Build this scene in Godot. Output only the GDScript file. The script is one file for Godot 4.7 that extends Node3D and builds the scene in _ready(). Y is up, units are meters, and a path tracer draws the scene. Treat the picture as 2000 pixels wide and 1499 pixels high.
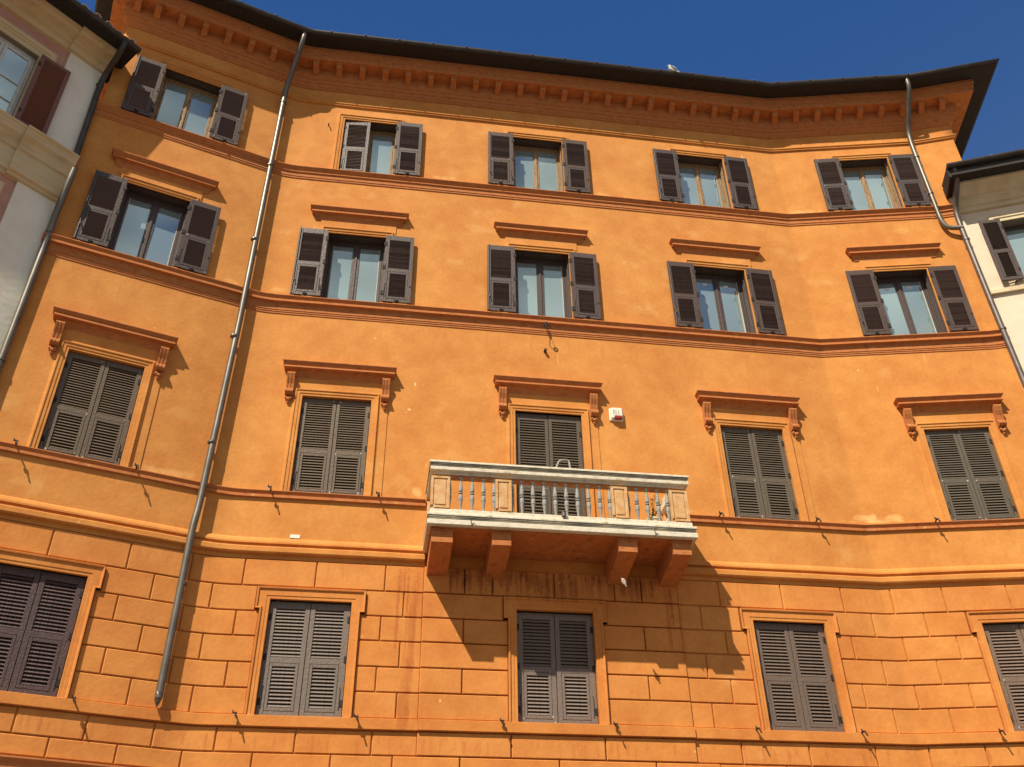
extends Node3D

# ---------------------------------------------------------------- plan of the street front (x to the right, second number away from the viewer)
const LB := 13.28
const LC := 4.05
const LD := 1.0
var corner_s := [0.0, LB, LB + LC]
var corner_t := [0.32, 0.06, 0.03]
var angles := [0.461, 0.1513, -0.0572, -0.2]
var corner_p: Array[Vector2] = [Vector2(-5.6113, 16.6662), Vector2(7.5166, 18.6676), Vector2.ZERO]
const CLEAR_TO := Vector3(0.15, 0.0, -0.99)
const S_FACE := -4.7
const S_END := LB + LC + LD
const SUN_TO := Vector3(0.660, -1.65, -1.112)

var mats := {}
var taken := {}
var rng := RandomNumberGenerator.new()
var sub_base := Vector3.ZERO

func dir2(a: float) -> Vector2:
	return Vector2(cos(a), sin(a))
func nor2(a: float) -> Vector2:
	return Vector2(sin(a), -cos(a))
func facet_of(s: float) -> int:
	return 0 if s < 0.0 else (1 if s < LB else (2 if s < LB + LC else 3))
func straight(s: float, k: int) -> Vector2:
	if k == 0:
		return corner_p[0] + dir2(angles[0]) * s
	return corner_p[k - 1] + dir2(angles[k]) * (s - corner_s[k - 1])
# [position, normal] on the wall line at distance s, corners rounded
func at_s(s: float) -> Array:
	for k in 3:
		var t: float = corner_t[k]
		if abs(s - corner_s[k]) < t:
			var q: float = (s - corner_s[k] + t) / (2.0 * t)
			var a: Vector2 = corner_p[k] - dir2(angles[k]) * t
			var b: Vector2 = corner_p[k] + dir2(angles[k + 1]) * t
			var pos: Vector2 = a.lerp(corner_p[k], q).lerp(corner_p[k].lerp(b, q), q)
			return [pos, nor2(lerpf(angles[k], angles[k + 1], q))]
	var f := facet_of(s)
	return [straight(s, f), nor2(angles[f])]
func v3(p: Vector2, h: float) -> Vector3:
	return Vector3(p.x, h, -p.y)
func W(s: float, p: float, h: float) -> Vector3:
	var f := at_s(s)
	return v3(f[0] + f[1] * p, h)
# frame standing on the facade: x along the wall, y up, z out of it
func wall_frame(s: float, p: float, h: float) -> Transform3D:
	var a: float = angles[facet_of(s)]
	var d := dir2(a)
	var n := nor2(a)
	return Transform3D(Basis(v3(d, 0), Vector3.UP, v3(n, 0)), v3(straight(s, facet_of(s)) + n * p, h))
func line_frame(q: Vector2, a: float, u: float, p: float, h: float) -> Transform3D:
	var d := dir2(a)
	var n := nor2(a)
	return Transform3D(Basis(v3(d, 0), Vector3.UP, v3(n, 0)), v3(q + d * u + n * p, h))
func uvf(s: float, h: float) -> Vector2:
	return Vector2((s + 6.0) / 26.0, (25.2 - h) / 20.8)

# ---------------------------------------------------------------- mesh building
class MB:
	var v := PackedVector3Array()
	var n := PackedVector3Array()
	var t := PackedVector2Array()
	var ix := PackedInt32Array()
	func quad(a: Vector3, b: Vector3, c: Vector3, d: Vector3, ua := Vector2.ZERO, ub := Vector2.ZERO, uc := Vector2.ZERO, ud := Vector2.ZERO) -> void:
		var m := (c - a).cross(b - a)
		if m.length_squared() < 1e-14:
			m = (d - a).cross(c - a)
			if m.length_squared() < 1e-14:
				return
		m = m.normalized()
		quad_n(a, b, c, d, m, m, m, m, ua, ub, uc, ud)
	func quad_n(a: Vector3, b: Vector3, c: Vector3, d: Vector3, na: Vector3, nb: Vector3, nc: Vector3, nd: Vector3, ua := Vector2.ZERO, ub := Vector2.ZERO, uc := Vector2.ZERO, ud := Vector2.ZERO) -> void:
		var k := v.size()
		v.append_array([a, b, c, d])
		n.append_array([na, nb, nc, nd])
		t.append_array([ua, ub, uc, ud])
		ix.append_array([k, k + 1, k + 2, k, k + 2, k + 3])
	func tri(a: Vector3, b: Vector3, c: Vector3, ua := Vector2.ZERO, ub := Vector2.ZERO, uc := Vector2.ZERO) -> void:
		var m := (c - a).cross(b - a).normalized()
		var k := v.size()
		v.append_array([a, b, c])
		n.append_array([m, m, m])
		t.append_array([ua, ub, uc])
		ix.append_array([k, k + 1, k + 2])
	# box with chamfered edges, in the frame x
	func box(lo: Vector3, hi: Vector3, c := 0.0, x := Transform3D.IDENTITY) -> void:
		var l := lo
		var h := hi
		if c <= 0.0:
			var p: Array[Vector3] = []
			for i in 8:
				p.append(x * Vector3(h.x if i & 1 else l.x, h.y if i & 2 else l.y, h.z if i & 4 else l.z))
			for f in [[6, 7, 5, 4], [3, 2, 0, 1], [7, 3, 1, 5], [2, 6, 4, 0], [2, 3, 7, 6], [4, 5, 1, 0]]:
				quad(p[f[0]], p[f[1]], p[f[2]], p[f[3]])
			return
		var m := (l + h) * 0.5
		var e := (h - l) * 0.5
		c = minf(c, minf(e.x, minf(e.y, e.z)) * 0.9)
		var ax := [Vector3.RIGHT, Vector3.UP, Vector3.BACK]
		var pt := func(i: int, si: float, sj: float, sk: float) -> Vector3:
			var j := (i + 1) % 3
			var k := (i + 2) % 3
			return x * (m + ax[i] * si * e[i] + ax[j] * sj * (e[j] - c) + ax[k] * sk * (e[k] - c))
		for i in 3:
			for si: float in [-1.0, 1.0]:
				var a: Vector3 = pt.call(i, si, -1, -1)
				var b: Vector3 = pt.call(i, si, -1, 1)
				var cc: Vector3 = pt.call(i, si, 1, 1)
				var d: Vector3 = pt.call(i, si, 1, -1)
				if si > 0:
					quad(a, b, cc, d)
				else:
					quad(d, cc, b, a)
		for i in 3:
			var j := (i + 1) % 3
			for si: float in [-1.0, 1.0]:
				for sj: float in [-1.0, 1.0]:
					var a: Vector3 = pt.call(i, si, sj, -1)
					var b: Vector3 = pt.call(i, si, sj, 1)
					var cc: Vector3 = pt.call(j, sj, 1, si)
					var d: Vector3 = pt.call(j, sj, -1, si)
					if si * sj > 0:
						quad(d, cc, b, a)
					else:
						quad(a, b, cc, d)
		for sx: float in [-1.0, 1.0]:
			for sy: float in [-1.0, 1.0]:
				for sz: float in [-1.0, 1.0]:
					var a: Vector3 = pt.call(0, sx, sy, sz)
					var b: Vector3 = pt.call(1, sy, sz, sx)
					var cc: Vector3 = pt.call(2, sz, sx, sy)
					if sx * sy * sz > 0:
						tri(a, cc, b)
					else:
						tri(a, b, cc)
	# round tube along points
	func tube(pts: Array, r: float, seg := 12, caps := true, taper: Array = []) -> void:
		var k := pts.size()
		var side := Vector3.ZERO
		var rings: Array = []
		for i in k:
			var d: Vector3
			if i == 0:
				d = (pts[1] - pts[0]).normalized()
			elif i == k - 1:
				d = (pts[k - 1] - pts[k - 2]).normalized()
			else:
				d = ((pts[i] - pts[i - 1]).normalized() + (pts[i + 1] - pts[i]).normalized()).normalized()
			if side == Vector3.ZERO:
				side = d.cross(Vector3.UP if abs(d.y) < 0.9 else Vector3.RIGHT).normalized()
			side = (side - d * side.dot(d)).normalized()
			var up := d.cross(side)
			var ring := []
			var rr: float = r * (taper[i] if taper.size() > i else 1.0)
			for j in seg + 1:
				var a := TAU * j / seg
				var m := side * cos(a) + up * sin(a)
				ring.append([pts[i] + m * rr, m])
			rings.append(ring)
		for i in k - 1:
			for j in seg:
				var a = rings[i][j]
				var b = rings[i][j + 1]
				var c = rings[i + 1][j + 1]
				var d = rings[i + 1][j]
				quad_n(d[0], c[0], b[0], a[0], d[1], c[1], b[1], a[1])
		if caps:
			for j in seg:
				tri(pts[0], rings[0][j + 1][0], rings[0][j][0])
				tri(pts[k - 1], rings[k - 1][j][0], rings[k - 1][j + 1][0])
	# turned shape, profile of (radius, height)
	func lathe(pr: Array, seg := 18, x := Transform3D.IDENTITY) -> void:
		for i in pr.size() - 1:
			var a: Vector2 = pr[i]
			var b: Vector2 = pr[i + 1]
			var m := Vector2(b.y - a.y, a.x - b.x).normalized()
			for j in seg:
				var c0 := cos(TAU * j / seg)
				var s0 := sin(TAU * j / seg)
				var c1 := cos(TAU * (j + 1) / seg)
				var s1 := sin(TAU * (j + 1) / seg)
				var n0 := x.basis * Vector3(m.x * c0, m.y, m.x * s0)
				var n1 := x.basis * Vector3(m.x * c1, m.y, m.x * s1)
				quad_n(x * Vector3(b.x * c1, b.y, b.x * s1), x * Vector3(b.x * c0, b.y, b.x * s0), x * Vector3(a.x * c0, a.y, a.x * s0), x * Vector3(a.x * c1, a.y, a.x * s1), n1, n0, n0, n1)
	# polygon (z, y) pushed along x from x0 to x1
	func prism(pl: PackedVector2Array, x0: float, x1: float, x := Transform3D.IDENTITY) -> void:
		var k := pl.size()
		for i in k:
			var a := pl[i]
			var b := pl[(i + 1) % k]
			quad(x * Vector3(x0, a.y, a.x), x * Vector3(x1, a.y, a.x), x * Vector3(x1, b.y, b.x), x * Vector3(x0, b.y, b.x))
		var tr := Geometry2D.triangulate_polygon(pl)
		for i in range(0, tr.size(), 3):
			var a := pl[tr[i]]
			var b := pl[tr[i + 1]]
			var c := pl[tr[i + 2]]
			tri(x * Vector3(x0, a.y, a.x), x * Vector3(x0, b.y, b.x), x * Vector3(x0, c.y, c.x))
			tri(x * Vector3(x1, a.y, a.x), x * Vector3(x1, c.y, c.x), x * Vector3(x1, b.y, b.x))
	# moulding with returned ends on a flat wall: profile of (out, height), ends drawn in by (pm - out)
	func hood(pr: Array, u0: float, u1: float, pm: float, x := Transform3D.IDENTITY) -> void:
		for i in pr.size() - 1:
			var a: Vector2 = pr[i]
			var b: Vector2 = pr[i + 1]
			var la := u0 + pm - a.x
			var lb := u0 + pm - b.x
			var ra := u1 - pm + a.x
			var rb := u1 - pm + b.x
			quad(x * Vector3(la, a.y, a.x), x * Vector3(ra, a.y, a.x), x * Vector3(rb, b.y, b.x), x * Vector3(lb, b.y, b.x))
			quad(x * Vector3(la, a.y, 0), x * Vector3(la, a.y, a.x), x * Vector3(lb, b.y, b.x), x * Vector3(lb, b.y, 0))
			quad(x * Vector3(ra, a.y, a.x), x * Vector3(ra, a.y, 0), x * Vector3(rb, b.y, 0), x * Vector3(rb, b.y, b.x))
	# moulding that follows an outline (x, y) with profile (outward offset, out)
	func outline(path: Array, pr: Array, x := Transform3D.IDENTITY) -> void:
		var k := path.size()
		var mi: Array[Vector2] = []
		for i in k:
			var na := Vector2.ZERO
			var nb := Vector2.ZERO
			if i > 0:
				var d: Vector2 = (path[i] - path[i - 1]).normalized()
				na = Vector2(-d.y, d.x)
			if i < k - 1:
				var d: Vector2 = (path[i + 1] - path[i]).normalized()
				nb = Vector2(-d.y, d.x)
			mi.append(nb if i == 0 else (na if i == k - 1 else (na + nb) / (1.0 + na.dot(nb))))
		for j in pr.size() - 1:
			var a: Vector2 = pr[j]
			var b: Vector2 = pr[j + 1]
			for i in k - 1:
				var p0: Vector2 = path[i] + mi[i] * a.x
				var p1: Vector2 = path[i + 1] + mi[i + 1] * a.x
				var q0: Vector2 = path[i] + mi[i] * b.x
				var q1: Vector2 = path[i + 1] + mi[i + 1] * b.x
				quad(x * Vector3(q0.x, q0.y, b.y), x * Vector3(q1.x, q1.y, b.y), x * Vector3(p1.x, p1.y, a.y), x * Vector3(p0.x, p0.y, a.y))
	func mesh() -> ArrayMesh:
		var m := ArrayMesh.new()
		var arr := []
		arr.resize(Mesh.ARRAY_MAX)
		arr[Mesh.ARRAY_VERTEX] = v
		arr[Mesh.ARRAY_NORMAL] = n
		arr[Mesh.ARRAY_TEX_UV] = t
		arr[Mesh.ARRAY_INDEX] = ix
		m.add_surface_from_arrays(Mesh.PRIMITIVE_TRIANGLES, arr)
		return m

# texture coordinates of the facade for a mesh that is built in the frame of a wall point (s, h)
func facade_uv(b: MB, s: float, h: float) -> MB:
	for i in b.v.size():
		b.t[i] = uvf(s + b.v[i].x, h + b.v[i].y + b.v[i].z * 0.9)
	return b

func rounded(pts: Array, r: float, steps := 5) -> Array:
	var out := [pts[0]]
	for i in range(1, pts.size() - 1):
		var a: Vector3 = pts[i] + (pts[i - 1] - pts[i]).limit_length(minf(r, (pts[i - 1] - pts[i]).length() * 0.45))
		var c: Vector3 = pts[i] + (pts[i + 1] - pts[i]).limit_length(minf(r, (pts[i + 1] - pts[i]).length() * 0.45))
		for k in steps + 1:
			var q := float(k) / steps
			out.append(a.lerp(pts[i], q).lerp(pts[i].lerp(c, q), q))
	out.append(pts[pts.size() - 1])
	return out

# ---------------------------------------------------------------- naming
func numbered(n: String) -> String:
	var k: int = taken.get(n, 0)
	taken[n] = k + 1
	return n if k == 0 else "%s_%03d" % [n, k]
func thing(called: String, label: String, category: String, at := Vector3.ZERO, group := "") -> Node3D:
	var o := Node3D.new()
	o.name = numbered(called)
	add_child(o, true)
	o.position = at
	o.set_meta("label", label)
	o.set_meta("category", category)
	if group != "":
		o.set_meta("group", group)
	return o
func part(called: String, b, mat: Material, parent: Node3D, x := Transform3D.IDENTITY) -> MeshInstance3D:
	var o := MeshInstance3D.new()
	o.name = numbered(called)
	o.mesh = b.mesh() if b is MB else b
	o.material_override = mat
	o.cast_shadow = GeometryInstance3D.SHADOW_CASTING_SETTING_ON
	parent.add_child(o, true)
	o.global_transform = x
	return o

# ---------------------------------------------------------------- textures
func noise(f: float, seed_: int, oct := 3, kind := FastNoiseLite.TYPE_SIMPLEX_SMOOTH) -> FastNoiseLite:
	var n := FastNoiseLite.new()
	n.seed = seed_
	n.noise_type = kind
	n.frequency = f
	n.fractal_octaves = oct
	return n
func tex(img: Image) -> ImageTexture:
	img.generate_mipmaps()
	return ImageTexture.create_from_image(img)

const FW := 2048
const FH := 1640
var fpx: PackedByteArray
var fn1: PackedByteArray
var fn2: PackedByteArray
var fn3: PackedByteArray
func px_s(s: float) -> int:
	return int((s + 6.0) / 26.0 * FW)
func px_h(h: float) -> int:
	return int((25.2 - h) / 20.8 * FH)
# a blotch of matter on the plaster: broken up by the noise, so its outline is ragged
func blotch(s: float, h: float, rs: float, rh: float, col: Color, amount: float, cut := 0.5, fine := false) -> void:
	var x0 := px_s(s - rs)
	var x1 := px_s(s + rs)
	var y0 := px_h(h + rh)
	var y1 := px_h(h - rh)
	var cr := col.r8
	var cg := col.g8
	var cb := col.b8
	for y in range(maxi(y0, 0), mini(y1, FH)):
		var dy := (y - (y0 + y1) * 0.5) / maxf(1.0, (y1 - y0) * 0.5)
		for x in range(maxi(x0, 0), mini(x1, FW)):
			var dx := (x - (x0 + x1) * 0.5) / maxf(1.0, (x1 - x0) * 0.5)
			var i := y * FW + x
			var nn := (fn3[i] if fine else fn2[i]) / 255.0
			var q := clampf((nn - cut + 0.38 - 0.75 * (dx * dx + dy * dy)) * (6.0 if fine else 2.6), 0.0, 1.0) * amount
			if q > 0.0:
				var j := i * 3
				fpx[j] = int(lerpf(fpx[j], cr, q))
				fpx[j + 1] = int(lerpf(fpx[j + 1], cg, q))
				fpx[j + 2] = int(lerpf(fpx[j + 2], cb, q))
# runs of dirt down the plaster
func drips(s0: float, s1: float, h: float, most: float, count: int, col: Color, amount: float) -> void:
	for k in count:
		var s := rng.randf_range(s0, s1)
		var l := rng.randf_range(0.25, 1.0) * most
		var w := rng.randf_range(0.012, 0.05)
		blotch(s, h - l * 0.5, w, l * 0.5, col, amount * rng.randf_range(0.4, 1.0), 0.42, true)

func make_facade() -> Array:
	var n1 := noise(0.006, 3, 4).get_image(FW, FH, false, false, true)
	var n2 := noise(0.022, 11, 4).get_image(FW, FH, false, false, true)
	var n3 := noise(0.11, 23, 3).get_image(FW, FH, false, false, true)
	n1.convert(Image.FORMAT_L8)
	n2.convert(Image.FORMAT_L8)
	n3.convert(Image.FORMAT_L8)
	fn1 = n1.get_data()
	fn2 = n2.get_data()
	fn3 = n3.get_data()
	fpx = PackedByteArray()
	fpx.resize(FW * FH * 3)
	var base := Color(0.780, 0.519, 0.243)
	for i in FW * FH:
		var a := (fn1[i] - 128) * 0.0019
		var b := (fn2[i] - 128) * 0.0016
		var c := (fn3[i] - 128) * 0.0010
		var m := 1.0 + a * 0.16 + b * 0.16 + c * 0.3
		var w := a * 0.18 + b * 0.2
		fpx[i * 3] = int(clampf(base.r * m * 255.0, 0, 255))
		fpx[i * 3 + 1] = int(clampf(base.g * (m + w * 0.75) * 255.0, 0, 255))
		fpx[i * 3 + 2] = int(clampf(base.b * (m + w * 1.8) * 255.0, 0, 255))
	var pale := Color(0.86, 0.69, 0.46)
	var cream := Color(0.93, 0.80, 0.56)
	var deep := Color(0.69, 0.42, 0.18)
	var stain := Color(0.60, 0.30, 0.11)
	var soot := Color(0.22, 0.11, 0.06)
	# brushed, uneven limewash: paler and deeper patches, more of them between the upper storeys
	for k in 90:
		var h := rng.randf_range(9.8, 22.6)
		blotch(rng.randf_range(-4.5, 18.0), h, rng.randf_range(0.25, 0.9), rng.randf_range(0.12, 0.5), pale if k % 3 else deep, rng.randf_range(0.10, 0.26), 0.55)
	for k in 46:
		blotch(rng.randf_range(-0.2, 16.5), rng.randf_range(15.9, 19.9), rng.randf_range(0.2, 0.6), rng.randf_range(0.1, 0.3), pale, rng.randf_range(0.15, 0.3), 0.58)
	# efflorescence above the ledges
	for a in [[13.35, 11.12, 0.50, 0.16, 0.55], [13.85, 11.10, 0.45, 0.12, 0.5], [13.5, 11.02, 0.9, 0.06, 0.5], [3.7, 11.2, 0.18, 0.25, 0.5], [9.3, 11.05, 0.3, 0.1, 0.5], [-1.2, 11.05, 0.6, 0.12, 0.3], [14.0, 20.35, 0.9, 0.14, 0.35], [3.9, 20.4, 0.5, 0.1, 0.3], [-0.9, 16.1, 0.4, 0.12, 0.3], [0.3, 16.15, 0.3, 0.12, 0.3], [8.4, 20.35, 0.6, 0.1, 0.3], [14.9, 16.1, 0.5, 0.1, 0.3]]:
		blotch(a[0], a[1], a[2], a[3], cream, a[4], 0.52)
	# chips and scratches that show the pale plaster under the paint
	for a in [[6.755, 14.81, 0.012, 0.14], [14.37, 14.47, 0.010, 0.11], [15.67, 15.33, 0.011, 0.17], [14.04, 15.03, 0.03, 0.03], [12.6, 14.67, 0.015, 0.02], [3.52, 13.8, 0.03, 0.07], [3.44, 13.12, 0.05, 0.04], [1.43, 15.92, 0.02, 0.02], [-2.1, 14.3, 0.025, 0.02], [3.85, 11.75, 0.008, 0.12], [5.1, 11.6, 0.012, 0.05], [6.5, 22.95, 0.02, 0.02], [1.9, 22.95, 0.04, 0.03], [2.2, 22.98, 0.015, 0.05], [4.2, 22.6, 0.02, 0.02], [12.35, 22.45, 0.03, 0.1], [9.9, 9.05, 0.01, 0.05], [4.28, 6.9, 0.03, 0.04], [14.5, 8.25, 0.02, 0.05]]:
		blotch(a[0], a[1], a[2], a[3], Color(0.93, 0.82, 0.60), 0.65, 0.3, true)
	for k in 45:
		blotch(rng.randf_range(-4.4, 18.0), rng.randf_range(6.0, 22.5), rng.randf_range(0.01, 0.03), rng.randf_range(0.01, 0.03), cream, rng.randf_range(0.3, 0.8), 0.35, true)
	# rain runs beside the balcony, under it and below the string courses
	blotch(3.72, 8.0, 0.10, 1.75, stain, 0.36, 0.45)
	blotch(3.62, 7.0, 0.16, 1.2, stain, 0.35, 0.5)
	drips(3.4, 3.95, 9.5, 2.6, 16, stain, 0.3)
	drips(4.4, 8.5, 9.50, 0.7, 190, Color(0.40, 0.19, 0.09), 0.28)
	drips(8.6, 9.05, 9.5, 2.2, 10, stain, 0.4)
	drips(-4.0, 17.0, 9.5, 0.6, 150, Color(0.72, 0.47, 0.22), 0.35)
	drips(-4.0, 17.0, 6.3, 0.5, 110, stain, 0.22)
	drips(-4.0, 17.0, 10.75, 0.6, 70, deep, 0.2)
	drips(-4.0, 17.0, 15.4, 0.7, 60, deep, 0.2)
	for k in 26:
		blotch(rng.randf_range(-4.0, 17.0), rng.randf_range(6.0, 9.3), rng.randf_range(0.1, 0.35), rng.randf_range(0.05, 0.2), pale if k % 2 else deep, rng.randf_range(0.12, 0.3), 0.55)
	var img := Image.create_from_data(FW, FH, false, Image.FORMAT_RGB8, fpx)
	# trowelled relief
	var hb := PackedByteArray()
	hb.resize(FW * FH)
	var n4 := noise(0.3, 41, 2).get_image(FW, FH, false, false, true)
	n4.convert(Image.FORMAT_L8)
	var f4 := n4.get_data()
	for i in FW * FH:
		hb[i] = int(fn2[i] * 0.35 + fn3[i] * 0.4 + f4[i] * 0.25)
	var bump := Image.create_from_data(FW, FH, false, Image.FORMAT_L8, hb)
	bump.convert(Image.FORMAT_RGBA8)
	bump.bump_map_to_normal_map(2.0)
	fn1 = PackedByteArray()
	fn2 = PackedByteArray()
	fn3 = PackedByteArray()
	fpx = PackedByteArray()
	return [tex(img), tex(bump)]

# seamless speckled texture: colour ramp over layered noise
func ramp_tex(size: int, f: float, seed_: int, cols: Array, oct := 4, stretch := Vector2.ONE) -> ImageTexture:
	var n := noise(f, seed_, oct)
	var w := int(size * stretch.x)
	var h := int(size * stretch.y)
	var src := n.get_seamless_image(w, h, false, false, 0.2, true)
	src.resize(size, size, Image.INTERPOLATE_CUBIC)
	src.convert(Image.FORMAT_L8)
	var d := src.get_data()
	var g := Gradient.new()
	var off := PackedFloat32Array()
	var cc := PackedColorArray()
	for i in cols.size():
		off.append(float(i) / (cols.size() - 1))
		cc.append(cols[i])
	g.offsets = off
	g.colors = cc
	var lut := []
	for i in 256:
		lut.append(g.sample(i / 255.0))
	var out := PackedByteArray()
	out.resize(size * size * 3)
	for i in size * size:
		var c: Color = lut[d[i]]
		out[i * 3] = c.r8
		out[i * 3 + 1] = c.g8
		out[i * 3 + 2] = c.b8
	return tex(Image.create_from_data(size, size, false, Image.FORMAT_RGB8, out))
func bump_tex(size: int, f: float, seed_: int, strength: float, oct := 3) -> ImageTexture:
	var src := noise(f, seed_, oct).get_seamless_image(size, size, false, false, 0.2, true)
	src.convert(Image.FORMAT_RGBA8)
	src.bump_map_to_normal_map(strength)
	return tex(src)
func mat_tri(t: Texture2D, scale: float, rough: float, nt: Texture2D = null, ns := 0.5, tint := Color.WHITE, world := false) -> StandardMaterial3D:
	var m := StandardMaterial3D.new()
	m.albedo_color = tint
	m.albedo_texture = t
	m.roughness = rough
	m.uv1_triplanar = true
	m.uv1_world_triplanar = world
	m.uv1_scale = Vector3.ONE * scale
	if nt:
		m.normal_enabled = true
		m.normal_texture = nt
		m.normal_scale = ns
	return m
func mat_plain(c: Color, rough: float, metal := 0.0) -> StandardMaterial3D:
	var m := StandardMaterial3D.new()
	m.albedo_color = c
	m.roughness = rough
	m.metallic = metal
	return m
func C(r: float, g: float, b: float) -> Color:
	return Color(r, g, b).linear_to_srgb()

func make_materials() -> void:
	var fa := make_facade()
	var o := StandardMaterial3D.new()
	o.albedo_texture = fa[0]
	o.normal_enabled = true
	o.normal_texture = fa[1]
	o.normal_scale = 0.22
	o.roughness = 0.92
	mats.orange = o
	# four slightly different coats for the blocks of the lower storey
	mats.blocks = []
	for tint in [Color(1.0, 0.965, 0.955), Color(0.975, 0.945, 0.93), Color(1.0, 0.975, 0.99), Color(0.985, 0.94, 0.91)]:
		var ob: StandardMaterial3D = o.duplicate()
		ob.albedo_color = tint
		mats.blocks.append(ob)
	# redder limewash of the mouldings, cornice and brackets, some shade painted into it
	mats.trim = mat_tri(ramp_tex(1024, 0.012, 61, [C(0.20, 0.075, 0.024), C(0.28, 0.098, 0.029), C(0.38, 0.128, 0.035), C(0.44, 0.150, 0.039), C(0.46, 0.158, 0.042), C(0.475, 0.166, 0.044), C(0.45, 0.155, 0.041), C(0.48, 0.185, 0.055), C(0.53, 0.26, 0.10), C(0.56, 0.33, 0.15)], 6), 0.5, 0.92, bump_tex(512, 0.05, 62, 2.0, 4), 0.25, Color.WHITE, true)
	mats.trim.uv1_scale = Vector3(0.36, 0.62, 0.36)
	var grain := bump_tex(256, 0.06, 5, 3.0)
	var woody := func(dark: Color, mid: Color, lite: Color, flake: Color, sd: int) -> ImageTexture:
		return ramp_tex(512, 0.02, sd, [dark, mid, mid, lite, mid, lite, flake], 5, Vector2(1.0, 0.35))
	mats.paint2 = mat_tri(woody.call(C(0.070, 0.053, 0.036), C(0.105, 0.082, 0.057), C(0.118, 0.094, 0.067), C(0.15, 0.122, 0.09), 7), 0.9, 0.55, grain, 0.25)
	mats.paint1 = mat_tri(woody.call(C(0.110, 0.080, 0.062), C(0.160, 0.120, 0.096), C(0.178, 0.136, 0.110), C(0.22, 0.175, 0.145), 17), 0.9, 0.6, grain, 0.3)
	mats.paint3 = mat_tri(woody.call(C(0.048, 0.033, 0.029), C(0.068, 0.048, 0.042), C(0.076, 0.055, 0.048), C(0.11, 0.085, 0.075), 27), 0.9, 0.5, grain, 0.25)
	mats.slat_shade_brown = mat_tri(woody.call(C(0.050, 0.024, 0.018), C(0.070, 0.036, 0.027), C(0.078, 0.041, 0.031), C(0.09, 0.055, 0.045), 29), 0.9, 0.55, grain, 0.2)  # browner than the leaf frames: shade and warm bounce put into the colour
	mats.plum = mat_tri(woody.call(C(0.030, 0.016, 0.016), C(0.060, 0.034, 0.034), C(0.08, 0.046, 0.046), C(0.14, 0.11, 0.10), 37), 1.2, 0.62, grain, 0.45)
	for k in ["paint1", "paint2", "paint3"]:
		var all := [mats[k]]
		for tint in [Color(0.90, 0.88, 0.86), Color(1.0, 0.95, 0.90), Color(0.95, 0.97, 0.98)]:
			var pv: StandardMaterial3D = mats[k].duplicate()
			pv.albedo_color = tint
			all.append(pv)
		mats[k + "_all"] = all
	mats.red_brown = mat_tri(woody.call(C(0.085, 0.030, 0.020), C(0.16, 0.058, 0.038), C(0.175, 0.066, 0.044), C(0.15, 0.07, 0.05), 47), 0.9, 0.55, grain, 0.25)
	mats.wood = mat_tri(ramp_tex(512, 0.02, 57, [C(0.07, 0.045, 0.022), C(0.18, 0.11, 0.05), C(0.30, 0.19, 0.09), C(0.26, 0.16, 0.075), C(0.38, 0.27, 0.15), C(0.50, 0.42, 0.30)], 5, Vector2(1.0, 0.25)), 1.1, 0.7, grain, 0.5)
	mats.dark_wood = mat_tri(ramp_tex(256, 0.03, 67, [C(0.010, 0.008, 0.007), C(0.018, 0.014, 0.012), C(0.028, 0.022, 0.018)], 4), 0.8, 0.8)
	mats.white_frame = mat_tri(ramp_tex(256, 0.02, 77, [C(0.42, 0.42, 0.38), C(0.55, 0.55, 0.50), C(0.60, 0.60, 0.56)], 3), 0.8, 0.5)
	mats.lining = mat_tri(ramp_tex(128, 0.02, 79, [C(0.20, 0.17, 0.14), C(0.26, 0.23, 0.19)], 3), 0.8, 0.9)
	mats.chip = mat_tri(ramp_tex(128, 0.05, 78, [C(0.30, 0.27, 0.22), C(0.5, 0.47, 0.40)], 3), 4.0, 0.9)
	mats.zinc = mat_tri(ramp_tex(512, 0.012, 87, [C(0.10, 0.09, 0.072), C(0.14, 0.128, 0.105), C(0.165, 0.15, 0.125), C(0.205, 0.185, 0.15)], 4, Vector2(1.0, 0.5)), 0.5, 0.42, bump_tex(256, 0.02, 6, 1.5), 0.15)
	mats.zinc.metallic = 0.55
	mats.brown_pipe = mat_tri(ramp_tex(256, 0.012, 88, [C(0.10, 0.085, 0.075), C(0.15, 0.13, 0.12), C(0.20, 0.18, 0.165)], 4), 0.5, 0.45)
	mats.brown_pipe.metallic = 0.5
	mats.gutter = mat_tri(ramp_tex(256, 0.015, 97, [C(0.035, 0.030, 0.025), C(0.055, 0.047, 0.040), C(0.075, 0.065, 0.055)], 4), 0.6, 0.45)
	mats.gutter.metallic = 0.35
	mats.iron = mat_plain(C(0.022, 0.017, 0.015), 0.7)
	mats.iron.metallic = 0.3
	var marble := ramp_tex(1024, 0.008, 107, [C(0.20, 0.15, 0.09), C(0.50, 0.43, 0.30), C(0.61, 0.56, 0.43), C(0.65, 0.60, 0.48), C(0.64, 0.59, 0.46), C(0.57, 0.48, 0.33), C(0.66, 0.62, 0.51)], 6, Vector2(1.0, 1.6))
	mats.marble = mat_tri(marble, 0.45, 0.75, bump_tex(256, 0.08, 8, 2.0), 0.3)
	mats.grime = mat_tri(ramp_tex(512, 0.012, 108, [C(0.05, 0.045, 0.034), C(0.15, 0.14, 0.11), C(0.30, 0.28, 0.22), C(0.48, 0.44, 0.35), C(0.22, 0.205, 0.16)], 5, Vector2(0.5, 1.6)), 0.5, 0.85)
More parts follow.
